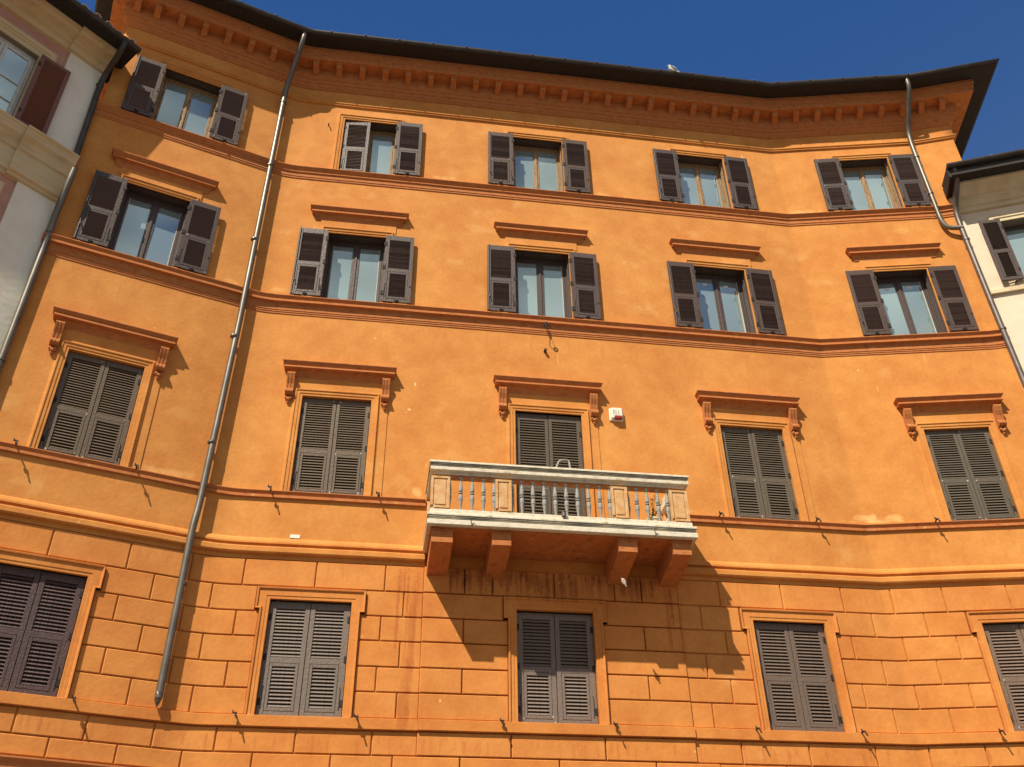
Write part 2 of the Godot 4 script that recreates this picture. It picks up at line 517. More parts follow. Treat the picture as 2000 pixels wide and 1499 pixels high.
	mats.post = mat_tri(ramp_tex(512, 0.012, 117, [C(0.36, 0.19, 0.07), C(0.52, 0.28, 0.105), C(0.57, 0.33, 0.135), C(0.60, 0.40, 0.21), C(0.53, 0.28, 0.10)], 5), 0.6, 0.85, bump_tex(256, 0.08, 9, 2.0), 0.3)
	mats.grey_stone = mat_tri(ramp_tex(512, 0.03, 127, [C(0.09, 0.09, 0.08), C(0.21, 0.215, 0.20), C(0.28, 0.285, 0.265), C(0.34, 0.345, 0.32), C(0.30, 0.31, 0.26)], 5), 1.4, 0.85, bump_tex(256, 0.1, 10, 2.5), 0.4)
	var sb := bump_tex(512, 0.03, 137, 2.0, 4)
	mats.grey_stucco = mat_tri(ramp_tex(512, 0.008, 147, [C(0.60, 0.57, 0.46), C(0.70, 0.68, 0.56), C(0.75, 0.73, 0.61), C(0.78, 0.76, 0.64), C(0.69, 0.67, 0.57)], 5), 0.35, 0.95, sb, 0.3)
	mats.pink_stucco = mat_tri(ramp_tex(512, 0.008, 157, [C(0.42, 0.21, 0.15), C(0.50, 0.27, 0.20), C(0.55, 0.31, 0.23)], 5), 0.35, 0.95, sb, 0.3)
	mats.tan_stone = mat_tri(ramp_tex(512, 0.010, 167, [C(0.36, 0.25, 0.11), C(0.54, 0.41, 0.21), C(0.61, 0.48, 0.27), C(0.58, 0.48, 0.31), C(0.45, 0.31, 0.14)], 5, Vector2(0.4, 1.0)), 0.4, 0.9, sb, 0.3)
	mats.cream_stucco = mat_tri(ramp_tex(512, 0.008, 177, [C(0.62, 0.50, 0.36), C(0.67, 0.56, 0.42), C(0.69, 0.59, 0.45), C(0.66, 0.55, 0.41)], 5), 0.35, 0.95, sb, 0.2)
	mats.cream_trim = mat_tri(ramp_tex(512, 0.010, 187, [C(0.46, 0.36, 0.20), C(0.60, 0.50, 0.32), C(0.67, 0.58, 0.41)], 5), 0.4, 0.95, sb, 0.2)
	mats.tile = mat_tri(ramp_tex(512, 0.02, 197, [C(0.16, 0.11, 0.07), C(0.34, 0.24, 0.16), C(0.42, 0.33, 0.23), C(0.36, 0.33, 0.26), C(0.20, 0.19, 0.12)], 5), 0.9, 0.95, sb, 0.6)
	mats.paving = mat_tri(ramp_tex(512, 0.02, 207, [C(0.065, 0.052, 0.040), C(0.105, 0.085, 0.064), C(0.145, 0.118, 0.09)], 5), 0.3, 0.9, sb, 0.5, Color.WHITE, true)
	# old window glass, slightly wavy
	var g := StandardMaterial3D.new()
	g.transparency = BaseMaterial3D.TRANSPARENCY_ALPHA
	g.albedo_color = Color(0.70, 0.80, 0.81, 0.70)
	g.metallic = 0.55
	g.roughness = 0.03
	g.metallic_specular = 0.9
	g.uv1_triplanar = true
	g.uv1_scale = Vector3.ONE * 0.6
	g.normal_enabled = true
	g.normal_texture = bump_tex(256, 0.006, 217, 1.0, 2)
	g.normal_scale = 0.04
	mats.glass = g
	mats.curtain = mat_tri(ramp_tex(256, 0.015, 227, [C(0.07, 0.085, 0.085), C(0.12, 0.14, 0.14), C(0.16, 0.185, 0.18)], 3, Vector2(1.0, 0.15)), 1.1, 0.95)
	mats.white_paper = mat_plain(C(0.78, 0.80, 0.80), 0.8)
	mats.white_plastic = mat_plain(C(0.74, 0.72, 0.64), 0.4)

# ---------------------------------------------------------------- sky: clear overhead, broken cloud lower down, the same all round
func make_sky() -> Sky:
	var w := 1024
	var h := 512
	var big := noise(1.5, 5, 5)
	var fine := noise(9.0, 15, 5)
	var img := Image.create(w, h, false, Image.FORMAT_RGBF)
	for y in h:
		var el := (0.5 - (y + 0.5) / h) * PI
		var e := maxf(sin(el), 0.0)
		var blue := Color(0.20, 0.29, 0.42).lerp(Color(0.018, 0.062, 0.190), pow(smoothstep(0.0, 0.85, e), 0.65))
		for x in w:
			var az := (x + 0.5) / w * TAU
			var c := blue
			if el > 0.0:
				var d := Vector3(cos(el) * sin(az), sin(el), -cos(el) * cos(az))
				var q := d / (d.y + 0.25)
				var m := big.get_noise_3d(q.x, q.z, 0.0) * 0.8 + fine.get_noise_3d(q.x, q.z, 4.0) * 0.4
				# the cloud bank lies over the half of the sky that the windows face
				var k := smoothstep(-0.42, 0.16, m - 1.5 * smoothstep(-0.25, 0.75, q.dot(CLEAR_TO)))
				var lit := 0.20 + 0.36 * smoothstep(-0.45, 0.45, fine.get_noise_3d(q.x * 0.6, q.z * 0.6, 9.0))
				c = blue.lerp(Color(lit, lit * 0.985, lit * 0.96), k * 0.85)
			if el <= 0.0:
				c = Color(0.10, 0.082, 0.062)
			img.set_pixel(x, y, c)
	var pm := PanoramaSkyMaterial.new()
	pm.panorama = ImageTexture.create_from_image(img)
	var sky := Sky.new()
	sky.sky_material = pm
	return sky

# ---------------------------------------------------------------- the orange facade: long pieces
# stations of the wall line: [plan point, mitre, s]
func stations(s0: float, s1: float) -> Array:
	var cuts := [s0, s1]
	for k in 3:
		var c: float = corner_s[k]
		var t: float = corner_t[k]
		var m := 10 if k == 0 else 6
		for i in m + 1:
			var s := c - t + 2.0 * t * i / m
			if s > s0 and s < s1:
				cuts.append(s)
	var x := ceilf(s0)
	while x < s1:
		cuts.append(x)
		x += 0.4
	cuts.sort()
	var out := []
	for s in cuts:
		if out.size() and s - out[-1][2] < 0.004:
			continue
		var f := at_s(s)
		out.append([f[0], f[1], s])
	return out
func sweep(b: MB, st: Array, pr: Array, caps := true, dp := 0.0) -> void:
	var wob := noise(0.35, 71, 3)
	for i in st.size() - 1:
		for j in pr.size() - 1:
			var a: Vector2 = pr[j]
			var c: Vector2 = pr[j + 1]
			var e := c - a
			if e.length() < 1e-5:
				continue
			var nn := Vector2(-e.y, e.x).normalized()
			var q := func(k: int, o: Vector2) -> Vector3:
				var wx: float = wob.get_noise_2d(st[k][2] * 3.0, o.y * 9.0) * 0.003 if o.x > 0.001 else 0.0
				var wy: float = wob.get_noise_2d(st[k][2] * 2.0 + 50.0, floorf(o.y)) * 0.005
				return v3(st[k][0] + st[k][1] * (o.x + dp + wx), o.y + wy)
			var na := (v3(st[i][1].normalized(), 0) * nn.x + Vector3.UP * nn.y)
			var nb := (v3(st[i + 1][1].normalized(), 0) * nn.x + Vector3.UP * nn.y)
			var la := a.x
			var lc := c.x
			b.quad_n(q.call(i, a), q.call(i + 1, a), q.call(i + 1, c), q.call(i, c), na, nb, nb, na, uvf(st[i][2], a.y + la), uvf(st[i + 1][2], a.y + la), uvf(st[i + 1][2], c.y + lc), uvf(st[i][2], c.y + lc))
	if caps:
		for k in [0, st.size() - 1]:
			for j in pr.size() - 1:
				var a: Vector2 = pr[j]
				var c: Vector2 = pr[j + 1]
				var o0 := v3(st[k][0] + st[k][1] * (a.x + dp), a.y)
				var o1 := v3(st[k][0] + st[k][1] * (c.x + dp), c.y)
				var i0 := v3(st[k][0] - st[k][1] * 0.02, a.y)
				var i1 := v3(st[k][0] - st[k][1] * 0.02, c.y)
				if k == 0:
					b.quad(i0, o0, o1, i1, uvf(st[k][2], a.y), uvf(st[k][2], a.y), uvf(st[k][2], c.y), uvf(st[k][2], c.y))
				else:
					b.quad(o0, i0, i1, o1, uvf(st[k][2], a.y), uvf(st[k][2], a.y), uvf(st[k][2], c.y), uvf(st[k][2], c.y))
func V(x: float, y: float) -> Vector2:
	return Vector2(x, y)

# block with chamfered front, following the wall line
func block(s0: float, s1: float, h0: float, h1: float, p: float) -> MB:
	var b := MB.new()
	var cuts := [s0, s1]
	for k in 3:
		for i in 7:
			var s: float = corner_s[k] - corner_t[k] + corner_t[k] * i / 3.0
			if s > s0 + 0.02 and s < s1 - 0.02:
				cuts.append(s)
	cuts.sort()
	var c := 0.013
	for i in cuts.size() - 1:
		var a: float = cuts[i]
		var z: float = cuts[i + 1]
		var fa := a + (c if i == 0 else 0.0)
		var fz := z - (c if i == cuts.size() - 2 else 0.0)
		var rows := [[a, z, h1, 0.0], [a, z, h1, p - c], [fa, fz, h1 - c, p], [fa, fz, h0 + c, p], [a, z, h0, p - c], [a, z, h0, 0.0]]
		for r in 5:
			var q: Array = rows[r]
			var w: Array = rows[r + 1]
			b.quad(W(q[0], q[3], q[2]), W(q[1], q[3], q[2]), W(w[1], w[3], w[2]), W(w[0], w[3], w[2]), uvf(q[0], q[2]), uvf(q[1], q[2]), uvf(w[1], w[2]), uvf(w[0], w[2]))
		if i == 0:
			b.quad(W(a, p - c, h1), W(fa, p, h1 - c), W(fa, p, h0 + c), W(a, p - c, h0), uvf(a, h1), uvf(fa, h1), uvf(fa, h0), uvf(a, h0))
			b.quad(W(a, 0, h1), W(a, p - c, h1), W(a, p - c, h0), W(a, 0, h0), uvf(a, h1), uvf(a, h1), uvf(a, h0), uvf(a, h0))
		if i == cuts.size() - 2:
			b.quad(W(fz, p, h1 - c), W(z, p - c, h1), W(z, p - c, h0), W(fz, p, h0 + c), uvf(fz, h1), uvf(z, h1), uvf(z, h0), uvf(fz, h0))
			b.quad(W(z, p - c, h1), W(z, 0, h1), W(z, 0, h0), W(z, p - c, h0), uvf(z, h1), uvf(z, h1), uvf(z, h0), uvf(z, h0))
	return b

# openings: [row, s left, s right, h bottom, h top]
var openings := [
	[1, -3.61, -2.129, 6.56, 8.68], [1, 1.085, 2.58, 6.56, 8.68], [1, 5.69, 7.185, 6.56, 8.68], [1, 10.405, 11.89, 6.56, 8.68], [1, LB + 1.808, LB + 3.293, 6.56, 8.68],
	[2, -3.534, -2.087, 10.94, 13.27], [2, 1.158, 2.614, 10.94, 13.27], [2, 5.736, 7.21, 10.05, 13.27], [2, 10.39, 11.858, 10.94, 13.27], [2, LB + 1.842, LB + 3.29, 10.94, 13.27],
	[3, -3.43, -2.03, 15.94, 18.07], [3, 1.245, 2.627, 15.94, 18.07], [3, 5.775, 7.15, 15.94, 18.07], [3, 10.327, 11.716, 15.94, 18.07], [3, LB + 1.75, LB + 3.138, 15.94, 18.07],
	[4, -3.375, -1.987, 20.215, 22.25], [4, 1.27, 2.658, 20.215, 22.25], [4, 5.78, 7.15, 20.215, 22.25], [4, 10.363, 11.733, 20.215, 22.25], [4, LB + 1.74, LB + 3.118, 20.215, 22.25],
]
const NICHE := 0.62

func make_wall(house: Node3D) -> void:
	var ss := [S_FACE - 1.0, -4.5, S_END]
	var hs := [0.0, 4.4, 9.0, 12.0, 15.0, 18.5, 20.2, 21.0, 24.4]
	for o in openings:
		ss.append_array([o[1], o[2]])
		hs.append_array([o[3], o[4]])
	for st in stations(S_FACE - 1.0, S_END):
		ss.append(st[2])
	ss.sort()
	hs.sort()
	var b := MB.new()
	for i in ss.size() - 1:
		if ss[i + 1] - ss[i] < 1e-4:
			continue
		for j in hs.size() - 1:
			if hs[j + 1] - hs[j] < 1e-4:
				continue
			var sm: float = (ss[i] + ss[i + 1]) * 0.5
			var hm: float = (hs[j] + hs[j + 1]) * 0.5
			var hole := false
			for o in openings:
				if sm > o[1] and sm < o[2] and hm > o[3] and hm < o[4]:
					hole = true
					break
			if hole or (sm < -4.5 and hm > 20.2):
				continue
			var a: float = ss[i]
			var z: float = ss[i + 1]
			var na := v3(at_s(a)[1], 0)
			var nz := v3(at_s(z)[1], 0)
			b.quad_n(W(a, 0, hs[j + 1]), W(z, 0, hs[j + 1]), W(z, 0, hs[j]), W(a, 0, hs[j]), na, nz, nz, na, uvf(a, hs[j + 1]), uvf(z, hs[j + 1]), uvf(z, hs[j]), uvf(a, hs[j]))
	# plastered reveals, then the sides and the back of the house
	for o in openings:
		var pts := [[o[1], o[3]], [o[1], o[4]], [o[2], o[4]], [o[2], o[3]], [o[1], o[3]]]
		for k in 4:
			var q: Array = pts[k]
			var w: Array = pts[k + 1]
			var rv := -0.1 if o[0] < 3 else -0.03
			b.quad(W(q[0], rv, q[1]), W(q[0], 0, q[1]), W(w[0], 0, w[1]), W(w[0], rv, w[1]), uvf(q[0], q[1]), uvf(q[0], q[1]), uvf(w[0], w[1]), uvf(w[0], w[1]))
	var L: Vector2 = at_s(-4.5)[0]
	var Lb := L - nor2(angles[0]) * 12.0 - dir2(angles[0]) * 0.5
	var R: Vector2 = at_s(S_END)[0]
	var Rb := R + Vector2(0.084, 0.996) * 12.0
	for e in [[Lb, L, 10.0], [R, Rb, 12.0], [Rb, Lb, 14.0]]:
		b.quad(v3(e[0], 24.4), v3(e[1], 24.4), v3(e[1], 0), v3(e[0], 0), uvf(-4.5, 24.4), uvf(-1.0, 24.4), uvf(-1.0, 10), uvf(-4.5, 10))
	part("wall", b, mats.orange, house)
	# linings closing each opening behind; upper rows in dark frame paint, recess shade included
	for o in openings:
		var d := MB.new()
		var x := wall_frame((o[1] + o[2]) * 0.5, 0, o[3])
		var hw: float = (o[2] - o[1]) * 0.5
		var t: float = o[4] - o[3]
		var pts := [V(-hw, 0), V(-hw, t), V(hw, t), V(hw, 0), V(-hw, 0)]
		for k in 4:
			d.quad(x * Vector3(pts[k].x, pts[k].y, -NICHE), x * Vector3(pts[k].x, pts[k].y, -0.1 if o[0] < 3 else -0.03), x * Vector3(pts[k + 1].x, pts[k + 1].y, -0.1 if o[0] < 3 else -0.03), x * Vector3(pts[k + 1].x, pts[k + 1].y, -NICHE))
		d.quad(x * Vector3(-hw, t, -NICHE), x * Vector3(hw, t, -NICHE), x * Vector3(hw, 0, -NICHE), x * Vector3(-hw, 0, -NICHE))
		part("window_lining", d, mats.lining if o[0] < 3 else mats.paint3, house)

func make_courses(house: Node3D) -> void:
	# string courses, from the lowest up
	var s0 := S_FACE + 0.03
	var s1 := LB + LC + 0.29
	var low := MB.new()
	sweep(low, stations(s0, s1), [V(0, 5.62), V(0.10, 5.60), V(0.10, 5.57), V(0.05, 5.50), V(0.05, 5.36), V(0, 5.33)])
	part("string_course", low, mats.trim, house)
	var sill := [V(0, 6.56), V(0.085, 6.555), V(0.092, 6.548), V(0.092, 6.372), V(0.085, 6.365), V(0.0, 6.36)]
	for e in [[s0, 3.905, 0.0], [3.907, 8.928, 0.035], [8.93, s1, 0.0]]:
		var b := MB.new()
		sweep(b, stations(e[0], e[1]), sill, true, e[2])
		part("string_course", b, mats.blocks[3], house)
	var kk := [V(0, 9.93), V(0.05, 9.885), V(0.075, 9.82), V(0.075, 9.785), V(0.03, 9.782), V(0.03, 9.715), V(0.10, 9.71), V(0.112, 9.69), V(0.112, 9.60), V(0.098, 9.575), V(0.03, 9.565), V(0.025, 9.48), V(0, 9.478)]
	for e in [[s0, 3.90], [8.935, s1]]:
		var b := MB.new()
		sweep(b, stations(e[0], e[1]), kk)
		part("string_course", b, mats.orange, house)
	var s2 := [V(0, 10.95), V(0.068, 10.937), V(0.07, 10.922), V(0.024, 10.855), V(0.045, 10.85), V(0.052, 10.845), V(0.052, 10.79), V(0.012, 10.785), V(0, 10.784)]
	for e in [[s0, 3.87], [8.96, s1]]:
		var b := MB.new()
		sweep(b, stations(e[0], e[1]), s2)
		part("string_course", b, mats.trim, house)
	var b3 := MB.new()
	sweep(b3, stations(s0, s1), [V(0, 15.95), V(0.158, 15.905), V(0.16, 15.888), V(0.106, 15.812), V(0.124, 15.803), V(0.125, 15.745), V(0.06, 15.735), V(0.05, 15.70), V(0.04, 15.655), V(0.04, 15.555), V(0.028, 15.55), V(0.028, 15.51), V(0.016, 15.505), V(0.016, 15.462), V(0, 15.458)])
	part("string_course", b3, mats.trim, house)
	var b4 := MB.new()
	sweep(b4, stations(s0, s1), [V(0, 20.215), V(0.128, 20.19), V(0.13, 20.172), V(0.060, 20.075), V(0.066, 20.06), V(0.066, 20.035), V(0.04, 20.02), V(0.034, 20.0), V(0.034, 19.91), V(0.02, 19.90), V(0.02, 19.855), V(0, 19.85)])
	part("string_course", b4, mats.trim, house)

func cornice_stations(right := 1.33) -> Array:
	var st := stations(-4.5, S_END)
	var nA := nor2(angles[0])
	var dA := dir2(angles[0])
	var nD := nor2(angles[3])
	var sd := Vector2(0.996, -0.084) * right
	var k := (1.0 - nD.dot(nD)) # mitre: normal part 1, side part as wide as the right-hand overhang
	var dD := dir2(angles[3])
	var mit := nD + dD * ((right - nD.dot(Vector2(0.996, -0.084))) / dD.dot(Vector2(0.996, -0.084))) + nD * k
	st[0] = [at_s(-4.5)[0], nA - dA * 0.95, -4.5]
	st[-1] = [at_s(S_END)[0], mit, S_END]
	st.push_front([at_s(-4.5)[0] - nA * 6.0, -dA * 0.95, -9.0])
	st.push_back([at_s(S_END)[0] + Vector2(0.084, 0.996) * 6.0, sd, S_END + 5.0])
	return st

func make_cornice(house: Node3D) -> void:
	var st := cornice_stations()
	var f := MB.new()
	sweep(f, st, [V(0, 23.32), V(0.03, 23.30), V(0.03, 22.885), V(0.062, 22.875), V(0.07, 22.86), V(0.07, 22.83), V(0.045, 22.815), V(0.045, 22.775), V(0.0, 22.765)], false)
	part("frieze", f, mats.orange, house)
	var b := MB.new()
	sweep(b, st, [V(0.0, 24.40), V(0.60, 24.40), V(0.60, 24.26), V(0.575, 24.25), V(0.575, 24.13), V(0.55, 24.12), V(0.55, 23.98), V(0.535, 23.965), V(0.22, 23.96), V(0.215, 23.70), V(0.20, 23.685), V(0.195, 23.58), V(0.165, 23.565), V(0.15, 23.47), V(0.12, 23.455), V(0.10, 23.39), V(0.06, 23.34), V(0.05, 23.31), V(0.0, 23.30)], false)
	part("cornice", b, mats.trim, house)
	# modillions
	var su := []
	for k in 7:
		su.append(-3.942 + 0.6015 * k - 0.0)
	su.append(-4.43)
	su.append(-0.33)
	for k in 21:
		su.append(0.349 + 0.6254 * k)
	for k in 7:
		su.append(LB + 0.209 + 0.607 * k)
	su.append(LB + LC + 0.36)
	su.append(LB + LC + 0.93)
	var md := MB.new()
	md.box(Vector3(-0.085, -0.05, 0.19), Vector3(0.085, 0.0, 0.50), 0.006)
	md.prism(PackedVector2Array([V(0.19, -0.05), V(0.19, -0.262), V(0.25, -0.255), V(0.38, -0.185), V(0.475, -0.155), V(0.478, -0.05)]), -0.075, 0.075)
	for s in su:
		var x := wall_frame(s, 0, 23.962)
		var m := facade_uv_copy(md, s, 23.9)
		part("modillion", m, mats.trim, house, x)
	# black boarded eave, gutter, roof
	var e := MB.new()
	sweep(e, st, [V(0.0, 24.47), V(1.0, 24.47), V(1.0, 24.41), V(0.93, 24.40), V(0.0, 24.402)], false)
	part("eave_board", e, mats.dark_wood, house)
	var g := MB.new()
	var pr := []
	for i in 9:
		var a := PI * i / 8.0
		pr.append(V(0.98 + 0.085 * cos(a), 24.53 - 0.10 * sin(a)))
	pr.push_front(V(1.055, 24.545))
	pr.push_front(V(1.055, 24.53))
	sweep(g, st, pr, false)
	part("gutter", g, mats.gutter, house)
	var clip := MB.new()
	clip.box(Vector3(-0.016, -0.03, -0.03), Vector3(0.016, 0.026, 0.04), 0.004)
	var s := -3.9
	while s < S_END - 0.2:
		var f2 := at_s(s)
		if abs(s) > 0.4:
			part("gutter_clip", clip, mats.gutter, house, wall_frame(s, 1.05, 24.53))
		s += 0.92
	var r := MB.new()
	sweep(r, st, [V(-6.0, 25.7), V(0.98, 24.55), V(0.98, 24.50), V(-6.0, 25.6)], false)
	part("roof", r, mats.tile, house)

func facade_uv_copy(b: MB, s: float, h: float) -> MB:
	var c := MB.new()
	c.v = b.v
	c.n = b.n
	c.ix = b.ix
	c.t = b.t.duplicate()
	return facade_uv(c, s, h)

func make_blocks(house: Node3D) -> void:
	var rows := [
		[8.935, 9.475, [-4.6, -2.865, -1.546, -0.45, 0.533, 1.864, 3.17, 3.906, 4.688, 5.229, 6.442, 7.638, 8.181, 8.929, 9.79, 11.103, 12.389, 13.46, 14.5, 15.784, 17.1, 17.6]],
		[8.44, 8.935, [-4.6, -1.039, 0.008, 3.545, 3.906, 8.929, 9.354, 12.94, 14.011, 17.1, 17.6]],
		[7.967, 8.44, [-4.6, -1.563, -0.45, 0.51, 3.142, 3.906, 4.68, 8.166, 8.929, 9.80, 12.4, 13.475, 14.522, 17.2, 17.6]],
		[7.485, 7.967, [-4.6, -1.05, -0.005, 3.52, 3.906, 8.929, 9.344, 12.93, 14.013, 17.1, 17.6]],
		[7.028, 7.485, [-4.6, -1.56, -0.45, 0.506, 3.125, 3.906, 4.672, 8.163, 8.929, 9.776, 12.41, 13.467, 14.50, 17.2, 17.6]],
		[6.56, 7.028, [-4.6, -1.048, -0.012, 3.515, 3.906, 8.929, 9.347, 12.92, 14.002, 17.1, 17.6]],
		[5.942, 6.36, [-4.6, -2.65, -1.585, -0.526, 0.501, 1.825, 3.127, 3.906, 5.561, 7.26, 8.929, 9.797, 11.089, 12.38, 13.438, 14.465, 15.8, 17.1, 17.6]],
		[5.62, 5.942, [-4.6, -3.1, -2.08, -1.043, -0.009, 1.148, 2.453, 3.5, 4.661, 6.415, 8.163, 9.35, 10.6, 11.75, 12.93, 14.0, 15.2, 16.5, 17.6]],
	]
	var gap := 0.011
	for r in rows.size():
		var js: Array = rows[r][2]
		for i in js.size() - 1:
			# the shallow projection behind the balcony begins and ends without a joint
			var ga := gap if js[i] != 3.906 and js[i] != 8.929 else 0.0005
			var gz := gap if js[i + 1] != 3.906 and js[i + 1] != 8.929 else 0.0005
			var segs := [[js[i] + ga, js[i + 1] - gz]]
			if r >= 1 and r <= 5:
				var reach := 0.262 if r == 1 else 0.172
				for k in 5:
					var o: Array = openings[k]
					var a: float = o[1] - reach
					var z: float = o[2] + reach
					var nx := []
					for q in segs:
						if q[1] <= a or q[0] >= z:
							nx.append(q)
						else:
							if q[0] < a - 0.06:
								nx.append([q[0], a])
							if q[1] > z + 0.06:
								nx.append([z, q[1]])
					segs = nx
			for q in segs:
				if q[1] - q[0] < 0.05:
					continue
				var mid: float = (q[0] + q[1]) * 0.5
				var p := 0.034 + rng.randf_range(-0.0025, 0.0025)
				if mid > 3.906 and mid < 8.929:
					p += 0.035
				part("rusticated_block", block(q[0], q[1], rows[r][0] + gap, rows[r][1] - gap, p), mats.blocks[rng.randi() % 4], house)

# ---------------------------------------------------------------- window surrounds
func make_surround(house: Node3D, o: Array) -> void:
	var sc: float = (o[1] + o[2]) * 0.5
	var hw: float = (o[2] - o[1]) * 0.5
	var hb: float = o[3]
	var t: float = o[4] - hb
	var x := wall_frame(sc, 0, hb)
	var b := MB.new()
	var base := 0.0
	var foot := 0.0
	if o[0] == 1:
		if sc > 4 and sc < 8:
			base = 0.035
		var inner := [V(-hw, foot), V(-hw, t), V(hw, t), V(hw, foot)]
		b.outline(inner, [V(0, -0.1), V(0.0, base + 0.043), V(0.007, base + 0.05), V(0.062, base + 0.05), V(0.066, base + 0.06), V(0.17, base + 0.062)])
		var ear := t - 0.2
		for sg: float in [-1.0, 1.0]:
			var a := sg * (hw + 0.165)
			var z := sg * (hw + 0.25)
			b.box(Vector3(minf(a, z), ear, 0.0), Vector3(maxf(a, z), t + 0.225, base + 0.0605))
		b.box(Vector3(-hw - 0.164, t + 0.169, 0), Vector3(hw + 0.164, t + 0.224, base + 0.0603))
		var outer := [V(-hw - 0.165, foot), V(-hw - 0.165, ear), V(-hw - 0.25, ear), V(-hw - 0.25, t + 0.225), V(hw + 0.25, t + 0.225), V(hw + 0.25, ear), V(hw + 0.165, ear), V(hw + 0.165, foot)]
		b.outline(outer, [V(-0.045, base + 0.058), V(-0.03, base + 0.088), V(-0.006, base + 0.094), V(0.0, base + 0.09), V(0.0, 0.0)])
		part("window_surround", facade_uv(b, sc, hb), mats.blocks[0], house, x)
		return
	var inner2 := [V(-hw, foot), V(-hw, t), V(hw, t), V(hw, foot)]
	var hood_pr := []
	if o[0] == 2:
		b.outline(inner2, [V(0, -0.1), V(0.0, 0.028), V(0.006, 0.034), V(0.058, 0.034), V(0.060, 0.048), V(0.125, 0.050), V(0.128, 0.066), V(0.15, 0.068), V(0.165, 0.03), V(0.2, 0.02)])
		for sg: float in [-1.0, 1.0]:
			b.box(Vector3(minf(sg * (hw + 0.155), sg * (hw + 0.36)), foot, 0.0), Vector3(maxf(sg * (hw + 0.155), sg * (hw + 0.36)), t + 0.62, 0.018))
		b.box(Vector3(-hw - 0.155, t + 0.16, 0.0), Vector3(hw + 0.155, t + 0.62, 0.022))
		var m := part("window_surround", facade_uv(b, sc, hb), mats.orange, house, x)
		var hd := MB.new()
		hd.hood([V(0, 0.85), V(0.230, 0.785), V(0.235, 0.775), V(0.235, 0.76), V(0.165, 0.668), V(0.195, 0.66), V(0.198, 0.62), V(0.18, 0.612), V(0.10, 0.605), V(0.075, 0.565), V(0.05, 0.53), V(0.035, 0.505), V(0.022, 0.45), V(0.0, 0.445)], -hw - 0.49, hw + 0.49, 0.235, Transform3D(Basis.IDENTITY, Vector3(0, t, 0)))
		part("hood", facade_uv(hd, sc, hb), mats.trim, m, x)
		for sg: float in [-1.0, 1.0]:
			var c := MB.new()
			var pl := PackedVector2Array([V(0.0, 0.50), V(0.175, 0.50), V(0.185, 0.47), V(0.155, 0.36), V(0.115, 0.25), V(0.095, 0.13), V(0.10, 0.10), V(0.135, 0.085), V(0.158, 0.055), V(0.158, 0.015), V(0.13, -0.02), V(0.09, -0.04), V(0.05, -0.045), V(0.0, -0.06)])
			var mid := PackedVector2Array()
			for q in pl:
				mid.append(V(maxf(q.x - 0.009, 0.0), q.y))
			var xc := Transform3D(Basis.IDENTITY, Vector3(sg * (hw + 0.285), t, 0))
			c.prism(pl, -0.082, -0.052, xc)
			c.prism(mid, -0.052, -0.013, xc)
			c.prism(pl, -0.013, 0.013, xc)
			c.prism(mid, 0.013, 0.052, xc)
			c.prism(pl, 0.052, 0.082, xc)
			# leaf drop under the scroll
			for k in 3:
				c.lathe([V(0.004, -0.075), V(0.028, -0.05), V(0.042, -0.02), V(0.035, 0.01), V(0.01, 0.03)], 8, xc * Transform3D(Basis.from_euler(Vector3(0.2, 0, 0)), Vector3((k - 1) * 0.042, -0.085 - (0.045 if k == 1 else 0.0), 0.055 + (0.02 if k == 1 else 0.0))))
			c.lathe([V(0.003, -0.06), V(0.03, -0.035), V(0.035, 0.0), V(0.012, 0.04)], 8, xc * Transform3D(Basis.IDENTITY, Vector3(0, -0.185, 0.045)))
			part("console", facade_uv(c, sc, hb), mats.trim, m, x)
		return
	# third and top floor: plain architrave, the third with a hood
	b.outline(inner2, [V(0, -0.03), V(0.0, 0.028), V(0.006, 0.034), V(0.055, 0.036), V(0.058, 0.052), V(0.125, 0.056), V(0.13, 0.074), V(0.15, 0.076), V(0.175, 0.03), V(0.215, 0.022), V(0.22, 0.0)])
	if o[0] == 3:
		b.box(Vector3(-hw - 0.22, t + 0.2, 0.0), Vector3(hw + 0.22, t + 0.40, 0.022))
	var m3 := part("window_surround", facade_uv(b, sc, hb), mats.orange, house, x)
	if o[0] == 3:
		var hd := MB.new()
		hd.hood([V(0, 0.80), V(0.186, 0.75), V(0.19, 0.74), V(0.19, 0.725), V(0.122, 0.64), V(0.138, 0.63), V(0.14, 0.585), V(0.12, 0.58), V(0.07, 0.575), V(0.055, 0.53), V(0.035, 0.47), V(0.022, 0.40), V(0.0, 0.395)], -hw - 0.51, hw + 0.51, 0.19, Transform3D(Basis.IDENTITY, Vector3(0, t, 0)))
		part("hood", facade_uv(hd, sc, hb), mats.trim, m3, x)

